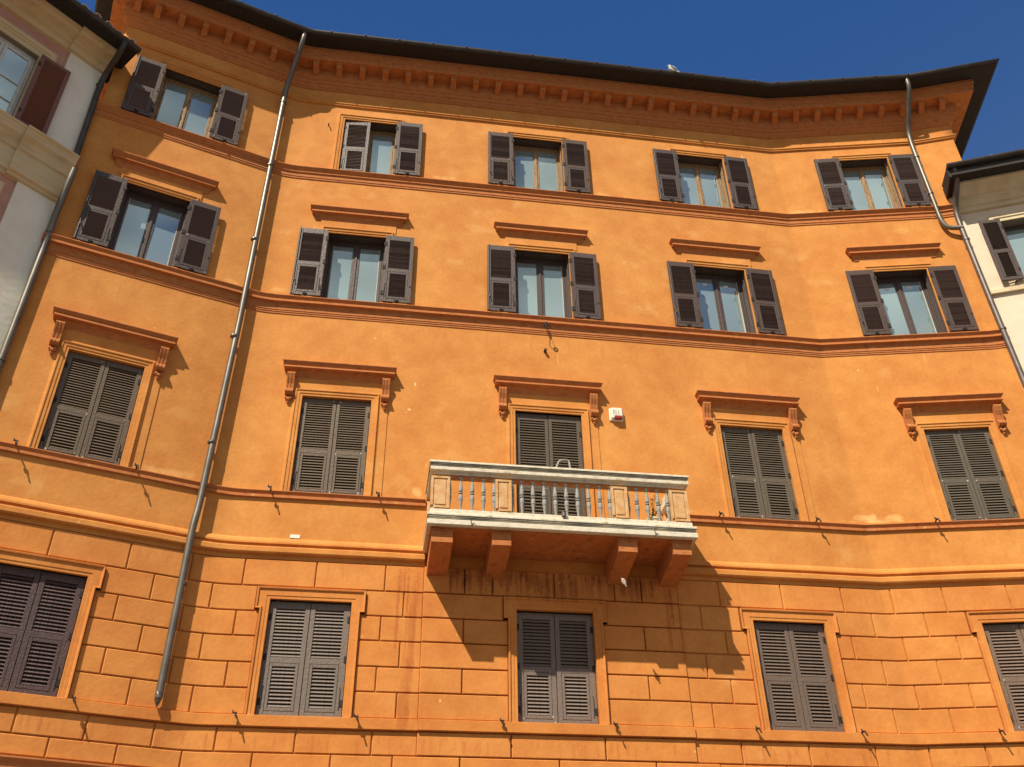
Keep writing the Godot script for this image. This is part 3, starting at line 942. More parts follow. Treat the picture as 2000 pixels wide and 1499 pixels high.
# ---------------------------------------------------------------- shutters
# leaf: x from the hinge (0) to its free edge (sg * w); numbers from the sill of the leaf up
func leaf_frame(w: float, h: float, sg: float, d: Dictionary) -> MB:
	var b := MB.new()
	var th := 0.022
	var bx := func(x0: float, x1: float, y0: float, y1: float, z0: float, z1: float) -> void:
		b.box(Vector3(minf(sg * x0, sg * x1), y0, z0), Vector3(maxf(sg * x0, sg * x1), y1, z1), 0.004)
	bx.call(0.0, d.si, 0.0, h, -th, th)
	bx.call(w - d.so, w, 0.0, h, -th, th)
	bx.call(d.si, w - d.so, d.ut, h, -th + 0.002, th - 0.002)
	bx.call(d.si, w - d.so, d.fm, d.ub, -th + 0.002, th - 0.002)
	bx.call(d.si, w - d.so, 0.0, d.fb, -th + 0.002, th - 0.002)
	# hinged lower flap, a frame of its own with a dark joint round it
	var g := 0.006
	var x0: float = d.si + g
	var x1: float = w - d.so - g
	var y0: float = d.fb + g
	var y1: float = d.fm - g
	var fw: float = d.fw
	bx.call(x0, x0 + fw, y0, y1, -th - 0.003, th + 0.003)
	bx.call(x1 - fw, x1, y0, y1, -th - 0.003, th + 0.003)
	bx.call(x0 + fw, x1 - fw, y0, y0 + fw * 1.15, -th - 0.001, th + 0.001)
	bx.call(x0 + fw, x1 - fw, y1 - fw * 1.15, y1, -th - 0.001, th + 0.001)
	# louvre stops
	return b
func slat_mesh(x0: float, x1: float, wd: float, tilt: float) -> MB:
	var b := MB.new()
	b.box(Vector3(x0, -0.0045, -wd * 0.5), Vector3(x1, 0.0045, wd * 0.5), 0.002, Transform3D(Basis(Vector3.RIGHT, tilt), Vector3.ZERO))
	return b
func dims(row: int) -> Dictionary:
	if row == 1:
		return {si = 0.118, so = 0.088, ut = 1.985, ub = 1.06, fm = 0.955, fb = 0.09, fw = 0.052, nu = 14, nl = 11}
	if row == 2:
		return {si = 0.098, so = 0.072, ut = 2.20, ub = 1.075, fm = 0.965, fb = 0.065, fw = 0.05, nu = 19, nl = 12}
	return {si = 0.105, so = 0.085, ut = 1.935, ub = 1.035, fm = 0.925, fb = 0.09, fw = 0.05, nu = 16, nl = 12}

var shutter_cache := {}
# places a pair's leaf; hinge at wall point (s, h); open leaves are folded back against the wall
func make_leaf(house: Node3D, s: float, h: float, w: float, ht: float, sg: float, row: int, open: bool, p: float, mat: Material, ang := 0.0, label := "") -> void:
	var d := dims(row)
	var k: float = ht / (2.11 if row == 1 else (2.32 if row == 2 else 2.09))
	for n in ["ut", "ub", "fm", "fb"]:
		d[n] = d[n] * k
	if row == 2 and ht > 2.8:
		d.nu = 24
		d.nl = 15
	var x := wall_frame(s, p, h) * Transform3D(Basis(Vector3.UP, ang), Vector3.ZERO)
	# an open leaf shows its back: turned half round its hinge edge
	if open:
		x = x * Transform3D(Basis(Vector3.UP, PI), Vector3.ZERO)
	var key := "%d_%d_%.3f_%.3f" % [row, int(sg), w, ht]
	if not shutter_cache.has(key):
		shutter_cache[key] = [leaf_frame(w, ht, sg, d).mesh()]
	var o := part("shutter", shutter_cache[key][0], mat, house, x)
	if label != "":
		o.set_meta("label", label)
	var xa: float = minf(sg * d.si, sg * (w - d.so))
	var xb: float = maxf(sg * d.si, sg * (w - d.so))
	var fa: float = xa + d.fw + 0.006
	var fb: float = xb - d.fw - 0.006
	var y0: float = d.fb + 0.006 + d.fw * 1.15
	var y1: float = d.fm - 0.006 - d.fw * 1.15
	var runs := [[d.ub, d.ut, d.nu, xa, xb], [y0, y1, d.nl, fa, fb]]
	var single := row == 1
	var joined := MB.new()
	for q in runs:
		var pitch: float = (q[1] - q[0]) / q[2]
		var wd := pitch * (0.84 if not open else 1.0)
		var tilt := deg_to_rad(58.0 if not open else 61.0)
		var skey := "slat_%.3f_%.3f_%.4f" % [q[3], q[4], wd]
		if not shutter_cache.has(skey):
			shutter_cache[skey] = slat_mesh(q[3] - 0.002, q[4] + 0.002, wd, tilt).mesh()
		for i in int(q[2]):
			var y: float = q[0] + pitch * (i + 0.5)
			if single:
				part("slat", shutter_cache[skey], mat, o, x * Transform3D(Basis(Vector3.RIGHT, rng.randf_range(-0.05, 0.05)), Vector3(0, y, 0)))
			else:
				joined.box(Vector3(q[3] - 0.002, -0.0045, -wd * 0.5), Vector3(q[4] + 0.002, 0.0045, wd * 0.5), 0.0, Transform3D(Basis(Vector3.RIGHT, tilt + rng.randf_range(-0.05, 0.05)), Vector3(0, y, 0)))
	if not single:
		var sl := part("louvre_slats", joined, mats.slat_shade_brown if row >= 3 else mat, o, x)
		sl.set_meta("kind", "stuff")
	# iron hinges
	var face := -1.0 if open else 1.0
	for y: float in [0.12, 0.5, 0.86]:
		var hg := MB.new()
		var z := face * 0.022
		hg.box(Vector3(minf(0, sg * 0.045), y * ht - 0.06, minf(z, z + face * 0.012)), Vector3(maxf(0, sg * 0.045), y * ht + 0.06, maxf(z, z + face * 0.012)), 0.003)
		hg.tube([Vector3(-sg * 0.012, y * ht - 0.07, z), Vector3(-sg * 0.012, y * ht + 0.05, z)], 0.014, 8)
		part("hinge", hg, mats.iron, o, x)
	# flap stay, a thin iron rod beside the flap, and the chips of bare wood at the joints
	var rd := MB.new()
	rd.tube([Vector3(sg * 0.06, d.fb + 0.05, face * 0.03), Vector3(sg * 0.06, d.fb + 0.42, face * 0.03), Vector3(sg * 0.075, d.fb + 0.44, face * 0.03)], 0.006, 6)
	part("flap_stay", rd, mats.iron, o, x)
	if row == 2 or rng.randf() < 0.35:
		var ch := MB.new()
		for q in [[w - d.so, ht - 0.05], [w - d.so - 0.02, d.fm + 0.02], [d.si + 0.01, d.fb], [w - d.so - 0.01, d.fb + 0.02], [d.si, d.fm + 0.06], [w - 0.04, 0.05]]:
			if rng.randf() < 0.65:
				var cx: float = sg * q[0] + rng.randf_range(-0.015, 0.015)
				var cy: float = q[1] + rng.randf_range(-0.02, 0.02)
				var pts := []
				var m := 7
				var rw := rng.randf_range(0.008, 0.022)
				var rh := rng.randf_range(0.012, 0.04)
				for i in m:
					var a := TAU * i / m
					pts.append(Vector3(cx + cos(a) * rw * rng.randf_range(0.5, 1.2), cy + sin(a) * rh * rng.randf_range(0.5, 1.2), face * 0.0268))
				for i in m:
					if face > 0:
						ch.tri(Vector3(cx, cy, face * 0.0275), pts[(i + 1) % m], pts[i])
					else:
						ch.tri(Vector3(cx, cy, face * 0.0275), pts[i], pts[(i + 1) % m])
		if ch.v.size():
			part("bare_wood_chips", ch, mats.chip, o, x)
	if open:
		# latch plate at the foot, bolt rod on the left-hand leaves
		var lt := MB.new()
		lt.box(Vector3(sg * w * 0.52 - 0.05, 0.03, -0.04), Vector3(sg * w * 0.52 + 0.05, 0.06, -0.022), 0.004)
		lt.box(Vector3(sg * w * 0.52 - 0.012, -0.03, -0.05), Vector3(sg * w * 0.52 + 0.012, 0.07, -0.03), 0.004)
		part("latch", lt, mats.iron, o, x)
		if sg > 0:
			var bl := MB.new()
			bl.tube([Vector3(sg * (w - 0.03), 0.0, -0.034), Vector3(sg * (w - 0.03), ht, -0.034)], 0.011, 8)
			bl.tube([Vector3(sg * (w - 0.03), ht * 0.22, -0.03), Vector3(sg * (w - 0.03), ht * 0.24, -0.075), Vector3(sg * (w - 0.05), ht * 0.18, -0.085)], 0.013, 8)
			part("bolt_rod", bl, mats.paint3, o, x)
		else:
			var kb := MB.new()
			kb.lathe([V(0.0, 0.0), V(0.014, 0.004), V(0.016, 0.02), V(0.0, 0.03)], 8, Transform3D(Basis(Vector3.RIGHT, -PI / 2), Vector3(sg * (w - 0.04), ht * 0.24, -0.02)))
			part("knob", kb, mats.iron, o, x)

func make_stay(house: Node3D, s: float, h: float) -> void:
	# hook that holds an open shutter: a pin out of the sill with a turned-up, forked end
	var b := MB.new()
	b.tube(rounded([Vector3(0, 0, 0.02), Vector3(0, 0.01, 0.20), Vector3(0.01, -0.03, 0.235), Vector3(0.03, -0.085, 0.245)], 0.03), 0.015, 7)
	b.box(Vector3(-0.045, -0.008, 0.185), Vector3(0.03, 0.02, 0.215), 0.005)
	b.box(Vector3(-0.05, 0.0, 0.185), Vector3(-0.03, 0.05, 0.21), 0.005)
	part("shutter_stay", b, mats.iron, house, wall_frame(s, 0, h))

func make_openings(house: Node3D) -> void:
	for o in openings:
		make_surround(house, o)
		var row: int = o[0]
		var w: float = (o[2] - o[1]) * 0.5
		var t: float = o[4] - o[3]
		var sc: float = (o[1] + o[2]) * 0.5
		if row <= 2:
			# wooden rebate frame, then the two leaves
			var fr := MB.new()
			fr.outline([V(-w, 0), V(-w, t), V(w, t), V(w, 0)], [V(-0.03, -0.16), V(-0.03, -0.062), V(0.0, -0.062)])
			part("shutter_frame", fr, mats.paint1 if row == 1 else mats.paint2, house, wall_frame(sc, 0, o[3]))
			var mat: Material = mats["paint%d_all" % row][rng.randi() % 4]
			var lab := ""
			if row == 1 and sc < 0:
				mat = mats.plum
				lab = "flaking plum brown shutter leaf"
			var lw := w - 0.016
			make_leaf(house, o[1] + 0.012, o[3] + 0.012, lw - 0.002, t - 0.03, 1.0, row, false, -0.068 + rng.randf_range(-0.004, 0.004), mat, rng.randf_range(-0.006, 0.003), lab)
			make_leaf(house, o[2] - 0.012, o[3] + 0.012, lw - 0.002, t - 0.03, -1.0, row, false, -0.068 + rng.randf_range(-0.004, 0.004), mat, rng.randf_range(-0.003, 0.006), lab)
			if not (row == 2 and sc > 4 and sc < 8):
				var pp := 0.05 if row == 1 else 0.02
				make_stay(house, o[1] - (0.30 if row == 1 else 0.36), o[3] - (0.02 if row == 1 else 0.01))
				make_stay(house, o[2] + (0.26 if row == 1 else 0.30), o[3] - (0.02 if row == 1 else 0.01))
			continue
		var coat: Material = mats.paint3_all[rng.randi() % 4]
		var half := row == 4 and sc > 0 and sc < 4
		var base: float = o[3] + 0.03
		var ht := 2.085 if row == 3 else 2.0
		if half:
			# this left-hand leaf is only pushed to: it stands in the opening
			make_leaf(house, o[1] + 0.01, base, w - 0.02, ht, 1.0, row, false, -0.04, coat, -0.06, "shutter leaf still closed over half of its window")
		else:
			make_leaf(house, o[1] + 0.004, base, w - 0.008, ht, 1.0, row, true, 0.118, coat, rng.randf_range(-0.02, 0.0))
		make_leaf(house, o[2] - 0.004, base, w - 0.008, ht, -1.0, row, true, 0.118, coat, rng.randf_range(0.0, 0.02))
		make_casement(house, o)
		if not half:
			make_catch(house, o[1] - w * 0.5, o[3])
		make_catch(house, o[2] + w * 0.5, o[3])

func make_catch(house: Node3D, s: float, h: float) -> void:
	var b := MB.new()
	b.tube(rounded([Vector3(0, -0.02, 0.05), Vector3(0, -0.01, 0.165), Vector3(0, 0.06, 0.17)], 0.03), 0.010, 7)
	b.box(Vector3(-0.02, 0.03, 0.158), Vector3(0.02, 0.07, 0.18), 0.005)
	part("shutter_catch", b, mats.iron, house, wall_frame(s, 0, h))

func make_casement(house: Node3D, o: Array) -> void:
	var row: int = o[0]
	var w: float = (o[2] - o[1]) * 0.5
	var t: float = o[4] - o[3]
	var sc: float = (o[1] + o[2]) * 0.5
	var x := wall_frame(sc, 0, o[3])
	var m: Material = mats.paint3 if row == 3 else mats.wood
	var b := MB.new()
	var jw := 0.06
	var st := 0.062 if row == 3 else 0.055
	var mull := 0.105 if row == 3 else 0.09
	var z := -0.30
	# outer frame
	b.box(Vector3(-w, 0, z - 0.04), Vector3(-w + jw, t, z + 0.035), 0.006)
	b.box(Vector3(w - jw, 0, z - 0.04), Vector3(w, t, z + 0.035), 0.006)
	b.box(Vector3(-w + jw, t - 0.08, z - 0.04), Vector3(w - jw, t, z + 0.033), 0.006)
	b.box(Vector3(-w + jw, 0, z - 0.04), Vector3(w - jw, 0.06, z + 0.033), 0.006)
	# side linings of the recess, stepped
	for sg: float in [-1.0, 1.0]:
		for k in 2:
			var a := sg * (w - 0.03 + 0.012 * k)
			b.box(Vector3(minf(a, sg * w), 0, -0.22 + 0.06 * k), Vector3(maxf(a, sg * w), t, -0.163 + 0.06 * k), 0.005)
	# two sashes
	for sg: float in [-1.0, 1.0]:
		var a := sg * (w - jw - 0.004)
		var c := sg * 0.006
		var lo := minf(a, c)
		var hi := maxf(a, c)
		b.box(Vector3(lo, 0.064, z - 0.025), Vector3(lo + st + (0.0 if sg < 0 else mull * 0.5 - st * 0.5), t - 0.084, z + 0.022), 0.006)
		b.box(Vector3(hi - st - (0.0 if sg > 0 else mull * 0.5 - st * 0.5), 0.064, z - 0.025), Vector3(hi, t - 0.084, z + 0.022), 0.006)
		b.box(Vector3(lo + st, 0.066, z - 0.022), Vector3(hi - st, 0.13, z + 0.018), 0.005)
		b.box(Vector3(lo + st, t - 0.15, z - 0.022), Vector3(hi - st, t - 0.086, z + 0.018), 0.005)
	# pale strips along the pane edges, sunlight on the sash painted in
	var gb := MB.new()
	for sg: float in [-1.0, 1.0]:
		var a := sg * (w - jw - st - 0.004)
		var c := sg * (mull * 0.5 + 0.010)
		for e: float in [minf(a, c), maxf(a, c) - 0.014]:
			gb.box(Vector3(e, 0.13, z + 0.002), Vector3(e + 0.014, t - 0.15, z + 0.020), 0.003)
	# closing strip over the meeting stiles
	b.box(Vector3(-0.03, 0.064, z + 0.02), Vector3(0.03, t - 0.084, z + 0.045), 0.008)
	var o_ := part("window", b, m, house, x)
	if row == 3:
		part("lit_sash_edge", gb, mats.white_frame, o_, x)
	for sg: float in [-1.0, 1.0]:
		var p := MB.new()
		var lo := minf(sg * 0.05, sg * (w - jw - st))
		var hi := maxf(sg * 0.05, sg * (w - jw - st))
		p.quad(Vector3(lo, t - 0.14, z + 0.001), Vector3(hi, t - 0.14, z + 0.001), Vector3(hi, 0.12, z + 0.001), Vector3(lo, 0.12, z + 0.001))
		var mid := Vector3((lo + hi) * 0.5, t * 0.5, z)
		var lean := Basis.from_euler(Vector3(rng.randf_range(-0.02, 0.015), rng.randf_range(-0.025, 0.025), 0))
		var xp := x * Transform3D(lean, mid - lean * mid)
		part("pane", p, mats.glass, o_, xp)
		# gathered net curtain behind the glass
		var cu := MB.new()
		var ph := rng.randf_range(0.0, 6.0)
		var m2 := 22
		var drawn := rng.randf_range(0.45, 1.3) if row == 4 else 1.3
		if sg < 0:
			hi = lerpf(lo, hi, minf(drawn, 1.0))
		else:
			lo = lerpf(hi, lo, minf(drawn, 1.0))
		for i in m2:
			var xa := lerpf(lo - 0.03, hi + 0.03, float(i) / m2)
			var xb := lerpf(lo - 0.03, hi + 0.03, float(i + 1) / m2)
			var za := z - 0.10 + 0.010 * sin(xa * 42.0 + ph) + 0.006 * sin(xa * 97.0)
			var zb := z - 0.10 + 0.010 * sin(xb * 42.0 + ph) + 0.006 * sin(xb * 97.0)
			cu.quad(Vector3(xa, t - 0.06, za), Vector3(xb, t - 0.06, zb), Vector3(xb, 0.04, zb), Vector3(xa, 0.04, za))
		part("curtain", cu, mats.curtain, o_, x)
		if row == 3 and sc > 9.0:
			var q := MB.new()
			var qx := sg * (0.30 if sg < 0 else 0.27)
			q.box(Vector3(qx - 0.055, t - 0.36, z + 0.003), Vector3(qx + 0.055, t - 0.29, z + 0.006))
			part("sticker", q, mats.white_paper, o_, xp)

# ---------------------------------------------------------------- balcony
func make_balcony(house: Node3D) -> void:
	var sc := 6.445
	var x := wall_frame(sc, 0, 0.04)
	var hw := 2.565
	var pm := 1.310
	var slab := MB.new()
	slab.hood([V(0, 9.99), V(1.240, 9.99), V(1.240, 9.985), V(1.305, 9.965), V(1.310, 9.95), V(1.310, 9.92)], -hw - 0.03, hw + 0.03, pm)
	slab.hood([V(1.275, 9.835), V(1.302, 9.83), V(1.310, 9.82), V(1.310, 9.735), V(1.300, 9.722), V(1.110, 9.72)], -hw - 0.03, hw + 0.03, pm)
	slab.hood([V(1.110, 9.7205), V(0.0, 9.7205)], -hw - 0.03, hw + 0.03, pm)
	var o := part("balcony", slab, mats.marble, house, x)
	# fluted hollow of the edge, black with grime
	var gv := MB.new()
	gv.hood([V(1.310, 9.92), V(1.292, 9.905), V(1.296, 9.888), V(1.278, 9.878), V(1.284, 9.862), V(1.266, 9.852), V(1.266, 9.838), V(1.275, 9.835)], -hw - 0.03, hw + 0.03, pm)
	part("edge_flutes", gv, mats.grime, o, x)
	# plastered soffit and the plate the brackets carry
	var sf := MB.new()
	sf.hood([V(0, 9.722), V(1.210, 9.722), V(1.210, 9.70), V(0.0, 9.70)], -hw + 0.06, hw - 0.06, 1.210)
	part("soffit", facade_uv(sf, sc, 0), mats.trim, o, x)
	# plinth under the balusters on three sides
	var ed := hw - 0.02
	var pl := MB.new()
	pl.box(Vector3(-ed, 9.985, 1.020), Vector3(ed, 10.085, 1.240), 0.012)
	pl.box(Vector3(-ed, 9.985, 0.0), Vector3(-ed + 0.22, 10.083, 1.020), 0.012)
	pl.box(Vector3(ed - 0.22, 9.985, 0.0), Vector3(ed, 10.083, 1.020), 0.012)
	part("plinth", pl, mats.marble, o, x)
	# moulded rail
	var rl := MB.new()
	var rp := [V(0.08, 11.115), V(0.11, 11.12), V(0.30, 11.12), V(0.335, 11.115), V(0.34, 11.10), V(0.34, 11.075), V(0.322, 11.068), V(0.326, 11.05), V(0.306, 11.04), V(0.310, 11.022), V(0.292, 11.012), V(0.292, 10.995), V(0.318, 10.99), V(0.32, 10.98), V(0.32, 10.925), V(0.31, 10.915), V(0.25, 10.91), V(0.25, 10.86), V(0.12, 10.86), V(0.12, 10.90), V(0.08, 10.915), V(0.08, 11.115)]
	var e1 := hw + 0.02
	var rg := MB.new()
	for i in rp.size() - 1:
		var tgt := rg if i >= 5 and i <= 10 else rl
		var a: Vector2 = rp[i]
		var c: Vector2 = rp[i + 1]
		var ia := 0.34 - a.x
		var ic := 0.34 - c.x
		# left, front, right runs with mitred corners
		tgt.quad(Vector3(-e1 + ia, a.y, 0), Vector3(-e1 + ia, a.y, 1.270 - ia), Vector3(-e1 + ic, c.y, 1.270 - ic), Vector3(-e1 + ic, c.y, 0))
		tgt.quad(Vector3(-e1 + ia, a.y, 1.270 - ia), Vector3(e1 - ia, a.y, 1.270 - ia), Vector3(e1 - ic, c.y, 1.270 - ic), Vector3(-e1 + ic, c.y, 1.270 - ic))
		tgt.quad(Vector3(e1 - ia, a.y, 1.270 - ia), Vector3(e1 - ia, a.y, 0), Vector3(e1 - ic, c.y, 0), Vector3(e1 - ic, c.y, 1.270 - ic))
	part("rail", rl, mats.marble, o, x)
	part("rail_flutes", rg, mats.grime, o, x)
	var ul := MB.new()
	ul.box(Vector3(-ed + 0.09, 10.80, 1.045), Vector3(ed - 0.09, 10.862, 1.155), 0.006)
	ul.box(Vector3(-ed + 0.09, 10.80, 0.0), Vector3(-ed + 0.18, 10.861, 1.045), 0.006)
	ul.box(Vector3(ed - 0.18, 10.80, 0.0), Vector3(ed - 0.09, 10.861, 1.045), 0.006)
	part("rail_bed", facade_uv(ul, sc, 0), mats.trim, o, x)
	# posts with sunk panels
	for c in [[3.905, 4.262], [5.143, 5.45], [7.42, 7.737], [8.60, 8.955]]:
		var p := MB.new()
		var a: float = c[0] - sc
		var z: float = c[1] - sc
		var f := 1.235
		p.box(Vector3(a, 10.08, 1.025), Vector3(z, 10.80, f - 0.02), 0.006)
		p.outline([V(a + 0.05, 10.155), V(a + 0.05, 10.735), V(z - 0.05, 10.735), V(z - 0.05, 10.155), V(a + 0.05, 10.155)], [V(0, f - 0.019), V(0.004, f - 0.003), V(0.008, f), V(0.05, f)])
		p.box(Vector3(a + 0.072, 10.177, f - 0.021), Vector3(z - 0.072, 10.713, f - 0.006), 0.006)
		p.outline([V(a, 10.08), V(a, 10.80), V(z, 10.80), V(z, 10.08), V(a, 10.08)], [V(-0.001, f), V(0.0, f - 0.004), V(0.0, f - 0.03)])
		part("post", p, mats.post, o, x)
	for sg: float in [-1.0, 1.0]:
		var p := MB.new()
		var a := sg * ed
		var z := sg * (ed - 0.19)
		p.box(Vector3(minf(a, z), 10.08, 0.0), Vector3(maxf(a, z), 10.80, 0.16), 0.006)
		part("wall_post", p, mats.post, o, x)
	var bm := MB.new()
	bm.lathe([V(0, 0), V(0.038, 0.0), V(0.038, 0.012), V(0.030, 0.024), V(0.021, 0.045), V(0.019, 0.06), V(0.024, 0.064), V(0.024, 0.074), V(0.021, 0.08), V(0.027, 0.15), V(0.036, 0.23), V(0.041, 0.262), V(0.045, 0.265), V(0.045, 0.276), V(0.042, 0.28), V(0.043, 0.32), V(0.038, 0.35), V(0.026, 0.372), V(0.025, 0.384), V(0.041, 0.392), V(0.043, 0.402), V(0.041, 0.412), V(0.026, 0.42), V(0.025, 0.43), V(0.037, 0.44), V(0.042, 0.46), V(0.041, 0.49), V(0.034, 0.56), V(0.026, 0.62), V(0.020, 0.665), V(0.025, 0.67), V(0.025, 0.68), V(0.022, 0.685), V(0.034, 0.70), V(0.05, 0.712), V(0.052, 0.72), V(0.0, 0.72)], 16)
	var mesh := bm.mesh()
	var us := [4.262, 4.478, 4.70, 4.918, 5.125, 5.475, 5.665, 5.883, 6.103, 6.32, 6.54, 6.76, 6.98, 7.205, 7.40, 7.765, 7.945, 8.155, 8.37, 8.565]
	for u in us:
		part("baluster", mesh, mats.grey_stone, o, x * Transform3D(Basis(Vector3.UP, rng.randf_range(0, TAU)), Vector3(u - sc, 10.081, 1.130)))
	for sg: float in [-1.0, 1.0]:
		for k in 4:
			part("baluster", mesh, mats.grey_stone, o, x * Transform3D(Basis(Vector3.UP, rng.randf_range(0, TAU)), Vector3(sg * (ed - 0.1), 10.081, 0.29 + 0.22 * k)))
	# brackets
	for c in [[3.95, 4.345], [5.078, 5.44], [7.49, 7.855], [8.55, 8.915]]:
		var k := MB.new()
		var a: float = c[0] - sc
		var z: float = c[1] - sc
		k.prism(PackedVector2Array([V(0, 9.70), V(1.130, 9.70), V(1.195, 9.69), V(1.195, 9.665), V(1.160, 9.655), V(0, 9.655)]), a - 0.025, z + 0.025)
		k.prism(PackedVector2Array([V(0, 9.66), V(1.175, 9.66), V(1.180, 9.655), V(1.180, 9.425), V(1.175, 9.42), V(0, 9.23)]), a, z)
		part("bracket", facade_uv(k, sc, 0), mats.trim, o, x)
	# bent pipe handle over the rail, hooks on the slab edge
	var hn := MB.new()
	hn.tube(rounded([Vector3(6.325 - sc, 11.08, 1.220), Vector3(6.425 - sc, 11.33, 1.190), Vector3(6.62 - sc, 11.36, 1.170), Vector3(6.635 - sc, 11.08, 1.210)], 0.07), 0.021, 10)
	part("ladder_handle", hn, mats.grey_stone, o, x)
	for u in [[4.686, 9.77], [8.2, 9.77]]:
		var hk := MB.new()
		hk.tube(rounded([Vector3(0, -0.05, -0.02), Vector3(0.0, -0.05, 0.03), Vector3(-0.03, 0.05, 0.05), Vector3(-0.01, 0.085, 0.05), Vector3(0.03, 0.06, 0.05)], 0.03), 0.008, 6)
		part("iron_hook", hk, mats.iron, o, x * Transform3D(Basis.IDENTITY, Vector3(u[0] - sc, u[1], 1.310)))
	# little spout that drains the balcony floor
	var bell := MB.new()
	bell.lathe([V(0, -0.06), V(0.018, -0.05), V(0.024, -0.02), V(0.045, 0.0), V(0.045, 0.07), V(0.038, 0.085), V(0.05, 0.09), V(0.05, 0.105), V(0.0, 0.115)], 14)
	part("drain_spout", bell, mats.brown_pipe, o, x * Transform3D(Basis.IDENTITY, Vector3(6.44 - sc, 10.03, 1.295)))

# ---------------------------------------------------------------- drain pipes
func make_pipe(owner_: Node3D, called: String, pts: Array, r: float, mat: Material, clamps: Array, clip_dir: Vector3) -> MeshInstance3D:
	var b := MB.new()
	b.tube(rounded(pts, 0.22, 6), r, 16)
	var o := part(called, b, mat, owner_)
	for c in clamps:
		var k := MB.new()
		var p: Vector3 = c
		k.tube([p + Vector3(0, -0.02, 0), p + Vector3(0, 0.02, 0)], r * 1.22, 16)
		k.box(Vector3(-0.02, -0.015, -0.16), Vector3(0.02, 0.015, 0.0), 0.003, Transform3D(Basis.looking_at(clip_dir, Vector3.UP), p))
		part("pipe_clamp", k, mat, o)
	return o

func make_pipes(house: Node3D) -> void:
	var n0 := v3(nor2(angles[0]), 0)
	var main := [W(-0.30, 0.93, 24.45), W(-0.30, 0.92, 24.18), W(-0.415, 0.17, 22.95), W(-0.422, 0.15, 22.5), W(-0.45, 0.15, 15.0), W(-0.53, 0.15, 10.4), W(-0.57, 0.17, 9.9), W(-0.57, 0.17, 6.78)]
	var cl := []
	for h in [22.35, 19.9, 17.38, 14.5, 11.8, 8.78]:
		var q: float = lerpf(-0.42, -0.55, clampf((22.5 - h) / 13.0, 0, 1))
		cl.append(W(q, 0.152, h))
	var o := make_pipe(house, "downpipe", main, 0.068, mats.zinc, cl, -n0)
	var sp := MB.new()
	var f := wall_frame(-0.57, 0.17, 6.55)
	sp.lathe([V(0.073, 0.27), V(0.085, 0.22), V(0.085, 0.16), V(0.05, 0.08), V(0.004, 0.0)], 4, f * Transform3D(Basis(Vector3.UP, PI / 4), Vector3.ZERO))
	part("pipe_foot", sp, mats.zinc, o)
	var rp := [W(LB + 3.95, 0.95, 24.44), W(LB + 3.96, 0.93, 24.12), W(LB + 3.885, 0.16, 23.15), W(LB + 3.87, 0.12, 22.7), W(LB + 3.895, 0.12, 19.62), W(LB + 4.0, 0.12, 19.36), W(LB + 4.36, 0.18, 19.26)]
	make_pipe(house, "downpipe", rp, 0.064, mats.zinc, [W(LB + 3.875, 0.12, 22.1), W(LB + 3.885, 0.12, 20.65)], -v3(nor2(angles[2]), 0))

func make_house() -> void:
	var house := thing("apartment_house", "tall orange plastered house front curving between two lower pale houses", "house", W(6.5, 0, 0))
	make_wall(house)
	make_courses(house)
	make_cornice(house)
	make_blocks(house)
	make_openings(house)
	make_balcony(house)
	make_pipes(house)
	# small fixtures on the plaster
	var br := MB.new()
	br.lathe([V(0.0, -0.03), V(0.03, -0.03), V(0.036, 0.05), V(0.0, 0.06)], 10, Transform3D(Basis.IDENTITY, Vector3(0, 0, 0.12)))
	br.tube([Vector3(0, 0.02, 0.0), Vector3(0, 0.02, 0.12)], 0.014, 8)
	br.tube(rounded([Vector3(0.0, -0.02, 0.12), Vector3(-0.10, -0.10, 0.22), Vector3(-0.06, -0.15, 0.24)], 0.03), 0.009, 7)
	br.tube([Vector3(0.02, -0.02, 0.12), Vector3(0.02, -0.12, 0.23)], 0.007, 6)
	var ring := []
	for i in 17:
		ring.append(Vector3(0.02 + 0.045 * cos(TAU * i / 16), -0.16 + 0.045 * sin(TAU * i / 16), 0.24))
	br.tube(ring, 0.016, 7, false)
	part("ring_bracket", br, mats.iron, house, wall_frame(6.47, 0.03, 15.66))
	var st := MB.new()
	st.tube([Vector3(0, 0, 0), Vector3(0, 0, 0.09)], 0.035, 10)
	part("wall_stub", st, mats.iron, house, wall_frame(6.455, 0.0, 14.97))
	var pl := MB.new()
	pl.box(Vector3(-0.095, -0.038, 0.0), Vector3(0.095, 0.038, 0.012), 0.003)
	var pm := part("wall_plate", pl, mats.white_plastic, house, wall_frame(1.38, 0.0, 9.985))
	pm.set_meta("label", "small blank white plate above the string course")
	var hk := MB.new()
	hk.tube(rounded([Vector3(0, 0, 0), Vector3(0, 0.02, 0.07), Vector3(0.01, -0.05, 0.09)], 0.02), 0.016, 7)
	part("wall_hook", hk, mats.iron, house, wall_frame(0.86, 0.0, 21.95))

# ---------------------------------------------------------------- neighbours: straight fronts in their own frames
func flat_wall(b: MB, x: Transform3D, u0: float, u1: float, h0: float, h1: float, p: float, holes: Array) -> void:
	var us := [u0, u1]
	var hs := [h0, h1]
	for o in holes:
		us.append_array([o[0], o[1]])
		hs.append_array([o[2], o[3]])
	us.sort()
	hs.sort()
	for i in us.size() - 1:
		for j in hs.size() - 1:
			var um: float = (us[i] + us[i + 1]) * 0.5
			var hm: float = (hs[j] + hs[j + 1]) * 0.5
			var hole: bool = um < u0 or um > u1 or us[i + 1] - us[i] < 1e-4 or hs[j + 1] - hs[j] < 1e-4
			for o in holes:
				if um > o[0] and um < o[1] and hm > o[2] and hm < o[3]:
					hole = true
			if not hole:
				b.quad(x * Vector3(us[i], hs[j + 1], p), x * Vector3(us[i + 1], hs[j + 1], p), x * Vector3(us[i + 1], hs[j], p), x * Vector3(us[i], hs[j], p))
